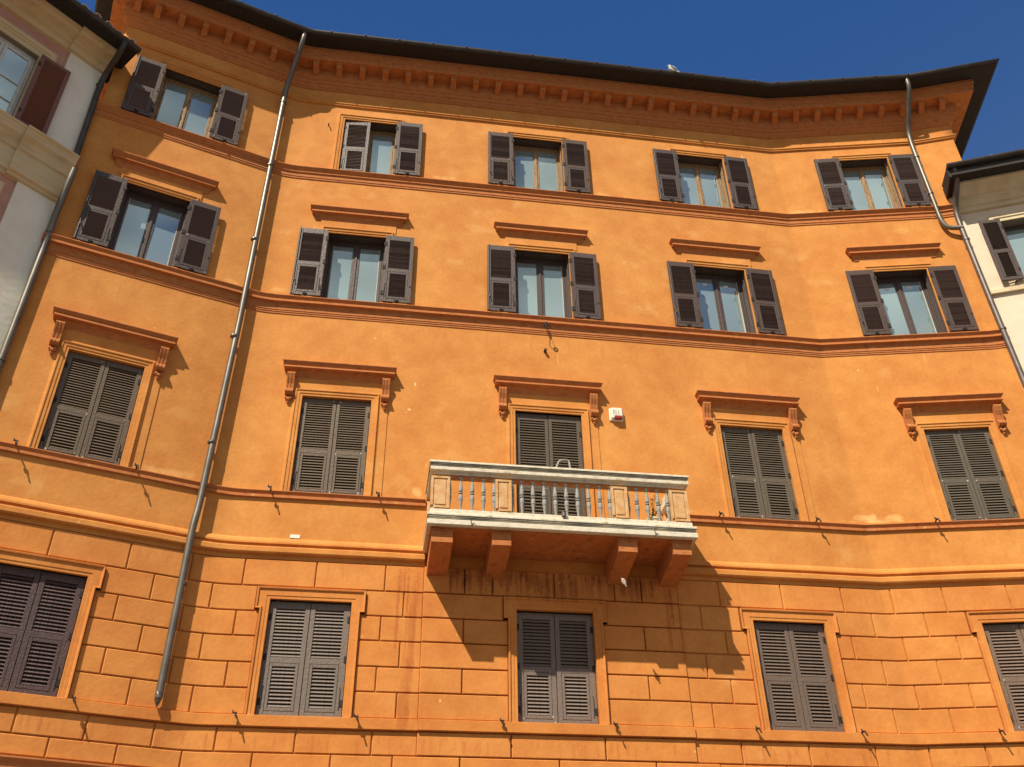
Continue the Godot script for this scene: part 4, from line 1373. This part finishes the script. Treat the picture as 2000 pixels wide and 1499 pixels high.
func niche(house: Node3D, x: Transform3D, o: Array, mat: Material) -> void:
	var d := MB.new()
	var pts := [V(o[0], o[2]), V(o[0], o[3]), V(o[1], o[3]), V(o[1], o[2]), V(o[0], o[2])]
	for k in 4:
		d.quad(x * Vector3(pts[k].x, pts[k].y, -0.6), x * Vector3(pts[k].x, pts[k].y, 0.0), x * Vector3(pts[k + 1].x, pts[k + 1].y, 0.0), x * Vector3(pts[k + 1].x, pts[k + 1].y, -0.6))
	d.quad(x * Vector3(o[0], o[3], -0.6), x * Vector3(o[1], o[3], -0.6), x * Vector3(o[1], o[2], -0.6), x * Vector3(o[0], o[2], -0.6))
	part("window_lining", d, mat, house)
func run(b: MB, x: Transform3D, pr: Array, u0: float, u1: float, dp := 0.0) -> void:
	var pl := PackedVector2Array()
	for q in pr:
		pl.append(V(q.x + (dp if q.x > 0.0 else 0.0), q.y))
	pl.reverse()
	b.prism(pl, u0, u1, x)
func simple_leaf(house: Node3D, x: Transform3D, u: float, h: float, p: float, w: float, ht: float, sg: float, mat: Material, nslat: int, split: bool, yaw: float, wide := 0.09) -> void:
	var b := MB.new()
	var lo := minf(0.0, sg * w)
	b.box(Vector3(lo, 0, -0.022), Vector3(lo + wide, ht, 0.022), 0.004)
	b.box(Vector3(lo + w - wide, 0, -0.022), Vector3(lo + w, ht, 0.022), 0.004)
	b.box(Vector3(lo + wide, ht - 0.1, -0.02), Vector3(lo + w - wide, ht, 0.02), 0.004)
	b.box(Vector3(lo + wide, 0, -0.02), Vector3(lo + w - wide, 0.1, 0.02), 0.004)
	var spans := [[0.1, ht - 0.1, nslat, 0.0]]
	if split:
		var m := ht * 0.47
		b.box(Vector3(lo + wide, m - 0.06, -0.02), Vector3(lo + w - wide, m + 0.06, 0.02), 0.004)
		for e in [[lo + wide + 0.006, lo + wide + 0.055], [lo + w - wide - 0.055, lo + w - wide - 0.006]]:
			b.box(Vector3(e[0], 0.107, -0.025), Vector3(e[1], m - 0.067, 0.025), 0.004)
		spans = [[0.1, m - 0.06, int(nslat * 0.42), 0.055], [m + 0.06, ht - 0.1, int(nslat * 0.58), 0.0]]
	var xx := x * Transform3D(Basis(Vector3.UP, yaw), Vector3(u, h, p))
	var o := part("shutter", b, mat, house, xx)
	var j := MB.new()
	for s in spans:
		var pitch: float = (s[1] - s[0]) / s[2]
		for i in s[2]:
			j.box(Vector3(lo + wide + s[3], -0.0045, -pitch * 0.42), Vector3(lo + w - wide - s[3], 0.0045, pitch * 0.42), 0.0, Transform3D(Basis(Vector3.RIGHT, -deg_to_rad(38.0)), Vector3(0, s[0] + pitch * (i + 0.5), 0)))
	var sl := part("louvre_slats", j, mat, o, xx)
	sl.set_meta("kind", "stuff")
	var hg := MB.new()
	for y: float in [0.15, 0.85]:
		hg.box(Vector3(minf(0, sg * 0.05), y * ht - 0.05, 0.022), Vector3(maxf(0, sg * 0.05), y * ht + 0.05, 0.032), 0.003)
	part("hinge", hg, mats.iron, o, xx)
func roof_tiles(house: Node3D, x: Transform3D, u0: float, u1: float, h: float, p: float, step: float) -> void:
	var u := u0
	var cache: Array = []
	for k in 3:
		var b := MB.new()
		var r := 0.085 + 0.008 * k
		for i in 8:
			var a0 := PI * i / 8.0
			var a1 := PI * (i + 1) / 8.0
			for ri in [[r, 1.0], [r - 0.02, -1.0]]:
				var rr: float = ri[0]
				var A := Vector3(rr * cos(a0), rr * sin(a0), 0.06)
				var B := Vector3(rr * cos(a1), rr * sin(a1), 0.06)
				var Cc := Vector3(rr * 0.85 * cos(a1), rr * 0.85 * sin(a1) + 0.11, -0.42)
				var D := Vector3(rr * 0.85 * cos(a0), rr * 0.85 * sin(a0) + 0.11, -0.42)
				if ri[1] > 0:
					b.quad(D, Cc, B, A)
				else:
					b.quad(A, B, Cc, D)
			b.quad(Vector3(r * cos(a1), r * sin(a1), 0.06), Vector3(r * cos(a0), r * sin(a0), 0.06), Vector3((r - 0.02) * cos(a0), (r - 0.02) * sin(a0), 0.06), Vector3((r - 0.02) * cos(a1), (r - 0.02) * sin(a1), 0.06))
		cache.append(b.mesh())
	var i := 0
	while u < u1:
		part("roof_tile", cache[i % 3], mats.tile, house, x * Transform3D(Basis(Vector3.UP, rng.randf_range(-0.06, 0.06)), Vector3(u + rng.randf_range(-0.02, 0.02), h + rng.randf_range(-0.015, 0.015), p + rng.randf_range(-0.02, 0.03))))
		u += step
		i += 1

func make_left_house() -> void:
	var q: Vector2 = straight(-4.7, 0)
	var x := line_frame(q, 0.88, 0, 0, 0)
	var house := thing("grey_house", "grey and pink stuccoed house at the left edge with a deep tan ledge", "house", x * Vector3(-3, 0, 0))
	var hu := [-2.75, -1.38, 18.22, 20.5]
	var hl := [-2.75, -1.38, 14.1, 16.25]
	var wall := MB.new()
	flat_wall(wall, x, -7.0, -0.82, 0.0, 21.5, 0.0, [hu, hl])
	wall.quad(x * Vector3(0.02, 21.5, 0), x * Vector3(0.02, 21.5, -5), x * Vector3(0.02, 0, -5), x * Vector3(0.02, 0, 0))
	part("wall", wall, mats.pink_stucco, house)
	var pil := MB.new()
	pil.box(Vector3(-0.82, 0.0, -0.02), Vector3(0.03, 21.46, 0.06), 0.008, x)
	pil.box(Vector3(-7.0, 0.0, -0.02), Vector3(-3.4, 21.46, 0.055), 0.008, x)
	part("pilaster", pil, mats.grey_stucco, house)
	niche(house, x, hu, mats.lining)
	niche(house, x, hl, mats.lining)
	# cornice and ledge step forward over the pilaster
	var co := [V(0, 21.66), V(0.52, 21.66), V(0.52, 21.60), V(0.45, 21.585), V(0.40, 21.52), V(0.28, 21.48), V(0.20, 21.44), V(0.20, 21.38), V(0.12, 21.34), V(0.08, 21.27), V(0.08, 21.22), V(0, 21.20)]
	var le := [V(0, 18.16), V(0.31, 18.12), V(0.31, 18.07), V(0.28, 18.04), V(0.24, 17.93), V(0.24, 17.88), V(0.17, 17.80), V(0.14, 17.70), V(0.14, 17.55), V(0.10, 17.52), V(0.10, 17.02), V(0.12, 17.0), V(0.12, 16.93), V(0.06, 16.90), V(0.05, 16.84), V(0, 16.82)]
	var c := MB.new()
	run(c, x, co, -7.0, -0.9)
	run(c, x, co, -0.9, 0.06, 0.06)
	part("cornice", c, mats.tan_stone, house)
	var l := MB.new()
	run(l, x, le, -7.0, -1.1)
	run(l, x, le, -1.1, 0.06, 0.07)
	part("ledge", l, mats.tan_stone, house)
	for o in [hu, hl]:
		var s := MB.new()
		s.outline([V(o[0], o[2]), V(o[0], o[3]), V(o[1], o[3]), V(o[1], o[2])], [V(0, 0.0), V(0, 0.03), V(0.13, 0.03), V(0.135, 0.05), V(0.20, 0.055), V(0.205, 0.075), V(0.32, 0.08), V(0.335, 0.05), V(0.36, 0.04), V(0.36, 0.0)], x)
		part("window_surround", s, mats.cream_trim if false else mats.tan_stone, house)
		var xc: float = (o[0] + o[1]) * 0.5
		var hw: float = (o[1] - o[0]) * 0.5
		var t: float = o[3] - o[2]
		var fr := MB.new()
		var xw := x * Transform3D(Basis.IDENTITY, Vector3(xc, o[2], 0))
		for sg: float in [-1.0, 1.0]:
			var a := sg * hw
			var z := sg * (hw - 0.05)
			fr.box(Vector3(minf(a, z), 0, -0.2), Vector3(maxf(a, z), t, -0.12), 0.005)
			a = sg * (hw - 0.055)
			z = sg * (hw - 0.125)
			fr.box(Vector3(minf(a, z), 0.03, -0.17), Vector3(maxf(a, z), t - 0.12, -0.10), 0.005)
			fr.box(Vector3(minf(sg * 0.004, sg * 0.07), 0.03, -0.17), Vector3(maxf(sg * 0.004, sg * 0.07), t - 0.12, -0.10), 0.005)
			for y in [[0.03, 0.1], [t - 0.19, t - 0.12], [0.63, 0.66], [1.22, 1.25]]:
				fr.box(Vector3(minf(sg * 0.07, sg * (hw - 0.125)), y[0], -0.165), Vector3(maxf(sg * 0.07, sg * (hw - 0.125)), y[1], -0.105), 0.004)
		fr.box(Vector3(-hw + 0.05, t - 0.1, -0.2), Vector3(hw - 0.05, t, -0.12), 0.005)
		var w := part("window", fr, mats.white_frame, house, xw)
		for sg: float in [-1.0, 1.0]:
			for y in [[0.1, 0.63], [0.66, 1.22], [1.25, t - 0.19]]:
				var p := MB.new()
				var lo := minf(sg * 0.07, sg * (hw - 0.125))
				var hi := maxf(sg * 0.07, sg * (hw - 0.125))
				p.quad(Vector3(lo, y[1], -0.13), Vector3(hi, y[1], -0.13), Vector3(hi, y[0], -0.13), Vector3(lo, y[0], -0.13))
				part("pane", p, mats.glass, w, xw)
			var cu := MB.new()
			cu.quad(Vector3(minf(sg * 0.05, sg * hw), t - 0.3, -0.3), Vector3(maxf(sg * 0.05, sg * hw), t - 0.3, -0.3), Vector3(maxf(sg * 0.05, sg * hw), 0.0, -0.3), Vector3(minf(sg * 0.05, sg * hw), 0.0, -0.3))
			part("curtain", cu, mats.curtain, w, xw)
	simple_leaf(house, x, -1.36, 18.24, 0.12, 0.68, 2.26, 1.0, mats.red_brown, 27, false, -0.05, 0.10)
	var ev := MB.new()
	ev.box(Vector3(-7.0, 21.662, -0.5), Vector3(0.33, 21.74, 0.86), 0.0, x)
	part("eave_board", ev, mats.dark_wood, house)
	var g := MB.new()
	for i in 8:
		var a0 := PI * i / 8.0
		var a1 := PI * (i + 1) / 8.0
		g.quad(x * Vector3(-7.0, 21.80 - 0.09 * sin(a0), 0.87 + 0.08 * cos(a0)), x * Vector3(0.36, 21.80 - 0.09 * sin(a0), 0.87 + 0.08 * cos(a0)), x * Vector3(0.36, 21.80 - 0.09 * sin(a1), 0.87 + 0.08 * cos(a1)), x * Vector3(-7.0, 21.80 - 0.09 * sin(a1), 0.87 + 0.08 * cos(a1)))
	g.box(Vector3(0.355, 21.71, 0.79), Vector3(0.365, 21.80, 0.95), 0.0, x)
	part("gutter", g, mats.gutter, house)
	roof_tiles(house, x, -2.6, 0.35, 21.82, 0.86, 0.30)
	var rf := MB.new()
	rf.quad(x * Vector3(-7, 23.0, -5), x * Vector3(0.3, 23.0, -5), x * Vector3(0.3, 21.80, 0.86), x * Vector3(-7, 21.80, 0.86))
	part("roof", rf, mats.tile, house)
	# its downpipe runs in the corner between the two houses, in two lengths round the ledge
	var n0 := v3(nor2(angles[0]), 0)
	var up := [W(-4.36, 0.80, 21.72), W(-4.40, 0.70, 21.45), W(-4.62, 0.14, 21.05), W(-4.64, 0.10, 20.6), W(-4.60, 0.10, 18.0)]
	make_pipe(house, "downpipe", up, 0.07, mats.gutter, [W(-4.64, 0.1, 20.75)], -n0)
	var dn := [W(-4.50, 0.42, 17.60), W(-4.52, 0.38, 17.25), W(-4.58, 0.11, 16.35), W(-4.57, 0.10, 15.9), W(-4.60, 0.10, 12.5), W(-4.62, 0.10, 4.0)]
	make_pipe(house, "downpipe", dn, 0.068, mats.zinc, [W(-4.575, 0.1, 15.95), W(-4.6, 0.1, 12.6)], -n0)

func make_right_house() -> void:
	var q: Vector2 = straight(LB + LC + 0.3, 3) + nor2(-0.2) * 0.03
	var x := line_frame(q, -0.25, 0, 0, 0)
	var house := thing("cream_house", "cream stuccoed house at the right edge with open grey shutters", "house", x * Vector3(4, 0, 0))
	var hu := [0.93, 2.33, 17.32, 19.36]
	var wall := MB.new()
	flat_wall(wall, x, 0.0, 7.0, 0.0, 20.5, 0.0, [hu])
	wall.quad(x * Vector3(0, 20.5, -5), x * Vector3(0, 20.5, 0), x * Vector3(0, 0, 0), x * Vector3(0, 0, -5))
	part("wall", wall, mats.cream_stucco, house)
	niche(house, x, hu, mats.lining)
	var c := MB.new()
	var pr := [V(0, 20.53), V(0.52, 20.53), V(0.52, 20.46), V(0.48, 20.44), V(0.42, 20.34), V(0.30, 20.22), V(0.24, 20.18), V(0.24, 20.12), V(0.20, 20.09), V(0.16, 20.02), V(0.16, 19.98), V(0.10, 19.95), V(0.08, 19.90), V(0.08, 19.85), V(0, 19.83)]
	run(c, x, pr, 0.10, 7.0)
	part("cornice", c, mats.cream_trim, house)
	var st := MB.new()
	run(st, x, [V(0, 17.17), V(0.075, 17.165), V(0.08, 17.155), V(0.08, 17.035), V(0.07, 17.03), V(0, 17.028)], 0.0, 7.0)
	part("string_course", st, mats.cream_trim, house)
	var s := MB.new()
	s.outline([V(hu[0], hu[2]), V(hu[0], hu[3]), V(hu[1], hu[3]), V(hu[1], hu[2])], [V(0, 0.0), V(0, 0.025), V(0.10, 0.028), V(0.105, 0.05), V(0.19, 0.052), V(0.22, 0.03), V(0.23, 0.0)], x)
	part("window_surround", s, mats.cream_trim, house)
	var xw := x * Transform3D(Basis.IDENTITY, Vector3(1.63, 17.32, 0))
	var fr := MB.new()
	var t := 2.04
	for sg: float in [-1.0, 1.0]:
		var a := sg * 0.70
		var z := sg * 0.64
		fr.box(Vector3(minf(a, z), 0, -0.34), Vector3(maxf(a, z), t, -0.26), 0.005)
		fr.box(Vector3(minf(sg * 0.005, sg * 0.075), 0, -0.33), Vector3(maxf(sg * 0.005, sg * 0.075), t - 0.06, -0.25), 0.005)
		fr.box(Vector3(minf(sg * 0.075, sg * 0.64), t - 0.12, -0.33), Vector3(maxf(sg * 0.075, sg * 0.64), t - 0.06, -0.26), 0.005)
		fr.box(Vector3(minf(sg * 0.075, sg * 0.64), 0.0, -0.33), Vector3(maxf(sg * 0.075, sg * 0.64), 0.08, -0.26), 0.005)
	fr.box(Vector3(-0.64, t - 0.06, -0.34), Vector3(0.64, t, -0.26), 0.005)
	var w := part("window", fr, mats.paint3, house, xw)
	for sg: float in [-1.0, 1.0]:
		var p := MB.new()
		var lo := minf(sg * 0.075, sg * 0.64)
		var hi := maxf(sg * 0.075, sg * 0.64)
		p.quad(Vector3(lo, t - 0.12, -0.295), Vector3(hi, t - 0.12, -0.295), Vector3(hi, 0.08, -0.295), Vector3(lo, 0.08, -0.295))
		part("pane", p, mats.glass, w, xw)
		var cu := MB.new()
		cu.quad(Vector3(lo, t, -0.42), Vector3(hi, t, -0.42), Vector3(hi, 0, -0.42), Vector3(lo, 0, -0.42))
		part("curtain", cu, mats.curtain, w, xw)
	simple_leaf(house, x, 0.925, 17.30, 0.12, 0.53, 2.05, -1.0, mats.paint3, 26, true, 0.10, 0.085)
	simple_leaf(house, x, 2.335, 17.30, 0.12, 0.53, 2.05, 1.0, mats.paint3, 26, true, -0.05, 0.085)
	make_catch_at(house, x * Transform3D(Basis.IDENTITY, Vector3(0.72, 17.30, 0)))
	var ev := MB.new()
	ev.box(Vector3(0.0, 20.532, -0.5), Vector3(7.0, 20.60, 0.82), 0.0, x)
	ev.box(Vector3(-0.06, 20.50, -0.4), Vector3(0.0, 20.86, 0.80), 0.0, x)
	part("eave_board", ev, mats.dark_wood, house)
	var g := MB.new()
	for i in 8:
		var a0 := PI * i / 8.0
		var a1 := PI * (i + 1) / 8.0
		g.quad(x * Vector3(-0.05, 20.88 - 0.10 * sin(a0), 0.85 + 0.085 * cos(a0)), x * Vector3(7.0, 20.88 - 0.10 * sin(a0), 0.85 + 0.085 * cos(a0)), x * Vector3(7.0, 20.88 - 0.10 * sin(a1), 0.85 + 0.085 * cos(a1)), x * Vector3(-0.05, 20.88 - 0.10 * sin(a1), 0.85 + 0.085 * cos(a1)))
	g.box(Vector3(-0.055, 20.78, 0.765), Vector3(-0.045, 20.88, 0.935), 0.0, x)
	g.box(Vector3(-0.05, 20.60, 0.70), Vector3(7.0, 20.80, 0.77), 0.0, x)
	part("gutter", g, mats.gutter, house)
	roof_tiles(house, x, 0.55, 3.2, 20.87, 0.80, 0.52)
	var rf := MB.new()
	rf.quad(x * Vector3(-0.05, 22.0, -5), x * Vector3(7, 22.0, -5), x * Vector3(7, 20.86, 0.8), x * Vector3(-0.05, 20.86, 0.8))
	part("roof", rf, mats.tile, house)
	var pts := [x * Vector3(0.13, 20.84, 0.76), x * Vector3(0.16, 20.55, 0.66), x * Vector3(0.0, 19.95, 0.16), x * Vector3(-0.02, 19.6, 0.12), x * Vector3(0.0, 17.0, 0.12), x * Vector3(0.06, 13.0, 0.12), x * Vector3(0.08, 4.0, 0.12)]
	make_pipe(house, "downpipe", pts, 0.068, mats.brown_pipe, [x * Vector3(-0.01, 18.85, 0.12), x * Vector3(0.02, 15.9, 0.12)], -v3(nor2(-0.25), 0))
func make_catch_at(house: Node3D, x: Transform3D) -> void:
	var b := MB.new()
	b.tube(rounded([Vector3(0, -0.06, 0.0), Vector3(0, -0.05, 0.165), Vector3(0, 0.03, 0.17)], 0.03), 0.010, 7)
	part("shutter_catch", b, mats.iron, house, x)

# ---------------------------------------------------------------- loose things
func make_bird(called: String, label: String, x: Transform3D, coat: Array, tail: float) -> void:
	# one body: rings along a spine from beak to tail, tilted with x
	var o := thing(called, label, "bird", x.origin)
	var sp := [[Vector3(0.0, 0.155, 0.13), 0.003, 0.003], [Vector3(0.0, 0.158, 0.105), 0.008, 0.007], [Vector3(0.0, 0.165, 0.09), 0.022, 0.022], [Vector3(0.0, 0.17, 0.068), 0.029, 0.03], [Vector3(0.0, 0.155, 0.045), 0.026, 0.028], [Vector3(0.0, 0.125, 0.03), 0.036, 0.04], [Vector3(0.0, 0.09, 0.01), 0.056, 0.06], [Vector3(0.0, 0.07, -0.04), 0.058, 0.058], [Vector3(0.0, 0.06, -0.09), 0.044, 0.04], [Vector3(0.0, 0.05, -0.13), 0.026, 0.02], [Vector3(0.0, 0.045, -0.16), 0.026, 0.01], [Vector3(0.0, 0.035, -0.16 - tail), 0.034, 0.005], [Vector3(0.0, 0.035, -0.165 - tail), 0.003, 0.002]]
	var b := MB.new()
	var seg := 14
	var rings := []
	for i in sp.size():
		var d: Vector3 = (sp[mini(i + 1, sp.size() - 1)][0] - sp[maxi(i - 1, 0)][0]).normalized()
		var side := Vector3.RIGHT
		var up := side.cross(d).normalized()
		var r := []
		for j in seg + 1:
			var a := TAU * j / seg
			var m: Vector3 = side * cos(a) * sp[i][1] + up * sin(a) * sp[i][2]
			r.append([sp[i][0] + m, m.normalized()])
		rings.append(r)
	for i in sp.size() - 1:
		for j in seg:
			var A = rings[i][j]
			var B = rings[i][j + 1]
			var Cc = rings[i + 1][j + 1]
			var D = rings[i + 1][j]
			b.quad_n(A[0], B[0], Cc[0], D[0], A[1], B[1], Cc[1], D[1])
	part("body", b, coat[0], o, x)
	for sg: float in [-1.0, 1.0]:
		var w := MB.new()
		w.tube([Vector3(sg * 0.048, 0.10, 0.02), Vector3(sg * 0.056, 0.09, -0.04), Vector3(sg * 0.048, 0.075, -0.10), Vector3(sg * 0.03, 0.06, -0.165)], 0.03, 10, true, [0.6, 1.0, 0.75, 0.12])
		part("wing", w, coat[1], o, x)
		var l := MB.new()
		l.tube([Vector3(sg * 0.02, 0.04, -0.01), Vector3(sg * 0.02, 0.0, 0.0), Vector3(sg * 0.022, 0.0, 0.03)], 0.005, 6)
		part("leg", l, mats.iron, o, x)
		var ey := MB.new()
		ey.lathe([V(0, -0.005), V(0.005, 0.0), V(0, 0.005)], 6, Transform3D(Basis.IDENTITY, Vector3(sg * 0.023, 0.175, 0.083)))
		part("eye", ey, mats.iron, o, x)

func make_alarm() -> void:
	var x := wall_frame(8.0, 0.0, 13.34)
	var o := thing("alarm_siren", "white square alarm box with a red lens, right of the middle window's consoles", "alarm box", x.origin)
	var b := MB.new()
	b.box(Vector3(-0.155, -0.165, 0.0), Vector3(0.155, 0.165, 0.035), 0.012)
	b.box(Vector3(-0.13, -0.15, 0.03), Vector3(0.145, 0.15, 0.11), 0.03)
	part("casing", b, mats.white_plastic, o, x)
	var ln := MB.new()
	ln.box(Vector3(-0.065, -0.158, 0.05), Vector3(0.125, -0.06, 0.125), 0.02)
	part("lens", ln, mat_plain(C(0.28, 0.03, 0.025), 0.25), o, x)
	var cols := [C(0.12, 0.16, 0.22), C(0.25, 0.33, 0.36), C(0.45, 0.38, 0.10), C(0.75, 0.62, 0.15), C(0.30, 0.25, 0.06), C(0.70, 0.66, 0.30)]
	for k in 6:
		var s := MB.new()
		s.box(Vector3(-0.078 + 0.028 * k, -0.045, 0.109), Vector3(-0.066 + 0.028 * k, 0.075 - 0.004 * k, 0.1125))
		part("printed_bar", s, mat_plain(cols[k], 0.5), o, x)

func make_balcony_things() -> void:
	var sc := 6.43
	var x := wall_frame(sc, 0, 10.0)
	# pot with a straggling plant at the right end of the balcony
	var xp := x * Transform3D(Basis.IDENTITY, Vector3(8.32 - sc, 0.0, 0.92))
	var pot := thing("flower_pot", "cream flower pot with a thin straggling plant behind the balcony's right-hand balusters", "plant pot", xp.origin)
	var b := MB.new()
	b.lathe([V(0.0, 0.0), V(0.11, 0.0), V(0.15, 0.26), V(0.165, 0.265), V(0.165, 0.30), V(0.145, 0.30), V(0.13, 0.25), V(0.0, 0.25)], 18)
	part("pot", b, mats.cream_trim, pot, xp)
	var stem := MB.new()
	var lf := MB.new()
	for k in 9:
		var a := rng.randf_range(0, TAU)
		var hh := rng.randf_range(0.25, 0.62)
		var lean := rng.randf_range(0.06, 0.26)
		var pts := []
		for i in 5:
			var q := i / 4.0
			pts.append(Vector3(cos(a) * lean * q * q, 0.25 + hh * q, sin(a) * lean * q * q))
		stem.tube(pts, 0.005, 5)
		for i in 7:
			var q := rng.randf_range(0.25, 1.0)
			var c: Vector3 = Vector3(cos(a) * lean * q * q, 0.25 + hh * q, sin(a) * lean * q * q)
			var u := Vector3(rng.randf_range(-1, 1), rng.randf_range(-0.4, 0.8), rng.randf_range(-1, 1)).normalized()
			var vv := u.cross(Vector3.UP).normalized()
			var ll := rng.randf_range(0.04, 0.075)
			lf.quad(c, c + u * ll * 0.5 + vv * ll * 0.22, c + u * ll, c + u * ll * 0.5 - vv * ll * 0.22)
	part("stem", stem, mat_plain(C(0.16, 0.08, 0.03), 0.9), pot, xp)
	var lp := part("leaves", lf, mat_tri(ramp_tex(64, 0.05, 301, [C(0.05, 0.07, 0.02), C(0.16, 0.17, 0.03), C(0.30, 0.22, 0.05)], 2), 6.0, 0.8), pot, xp)
	lp.set_meta("kind", "stuff")
	# pale board leaning against the right-hand parapet
	var xb := x * Transform3D(Basis(Vector3.BACK, -0.42), Vector3(8.50 - sc, 0.0, 0.62))
	var bd := thing("leaning_board", "pale flat board leaning against the right end of the balcony", "board", xb.origin)
	var m := MB.new()
	m.box(Vector3(0.0, 0.02, -0.28), Vector3(0.03, 1.02, 0.42), 0.005)
	part("sheet", m, mats.white_frame, bd, xb)
	var f := MB.new()
	f.box(Vector3(-0.012, 0.0, 0.421), Vector3(0.042, 1.04, 0.45), 0.004)
	f.box(Vector3(-0.012, 1.021, -0.30), Vector3(0.042, 1.05, 0.42), 0.004)
	part("edging", f, mats.white_plastic, bd, xb)

func _ready() -> void:
	rng.seed = 20240611
	corner_p[2] = corner_p[1] + dir2(angles[2]) * LC
	# camera
	var cam := Camera3D.new()
	cam.name = "camera"
	var pitch := 0.61606
	var roll := 0.014526
	var yc := Vector3(0, cos(pitch), sin(pitch))
	var fw := Vector3(0, sin(pitch), -cos(pitch))
	var right := Vector3.RIGHT * cos(roll) - yc * sin(roll)
	var up := Vector3.RIGHT * sin(roll) + yc * cos(roll)
	add_child(cam)
	cam.transform = Transform3D(Basis(right, up, -fw), Vector3(0, 1.6, 0))
	cam.fov = rad_to_deg(2.0 * atan(749.5 / 1877.66))
	cam.near = 0.1
	cam.far = 800.0
	cam.current = true
	# sky, sun, exposure
	var we := WorldEnvironment.new()
	we.name = "environment"
	var env := Environment.new()
	env.background_mode = Environment.BG_SKY
	env.sky = make_sky()
	env.background_energy_multiplier = 1.0
	env.tonemap_mode = Environment.TONE_MAPPER_LINEAR
	env.tonemap_exposure = 1.5
	env.sdfgi_enabled = true
	env.ssao_enabled = true
	env.ssil_enabled = true
	we.environment = env
	add_child(we)
	var sun := DirectionalLight3D.new()
	sun.name = "sun"
	sun.light_energy = 1.5
	sun.light_color = Color(1.0, 0.945, 0.86)
	sun.light_angular_distance = 0.5
	sun.shadow_enabled = true
	add_child(sun)
	sun.look_at_from_position(Vector3(0, 40, 0), Vector3(0, 40, 0) + SUN_TO, Vector3.UP)
	make_materials()
	# ground
	var gm := MB.new()
	gm.quad(Vector3(-300, 0, -300), Vector3(300, 0, -300), Vector3(300, 0, 300), Vector3(-300, 0, 300))
	var gr := part("ground", gm, mats.paving, self)
	gr.set_meta("kind", "structure")
	gr.set_meta("label", "dark stone paving of the square in front of the houses")
	make_house()
	make_left_house()
	make_right_house()
	make_alarm()
	make_balcony_things()
	var grey := [mat_plain(C(0.62, 0.66, 0.62), 0.8), mat_plain(C(0.30, 0.33, 0.36), 0.8)]
	make_bird("bird", "grey and white bird sitting on the gutter against the sky", wall_frame(10.18, 1.03, 24.56) * Transform3D((Basis(Vector3.UP, -1.75) * Basis(Vector3.RIGHT, -0.45)).scaled(Vector3.ONE * 1.25), Vector3.ZERO), grey, 0.05)
	var pale := [mat_plain(C(0.46, 0.39, 0.32), 0.85), mat_plain(C(0.34, 0.28, 0.22), 0.85)]
	make_bird("bird", "small pale bird clinging under the balcony's third bracket", wall_frame(7.585, 0.0, 8.97) * Transform3D(Basis(Vector3.BACK, 0.35), Vector3(0, 0.0, 1.02)) * Transform3D(Basis(Vector3.RIGHT, -PI / 2 + 0.15).scaled(Vector3.ONE * 0.55), Vector3.ZERO), pale, 0.08)
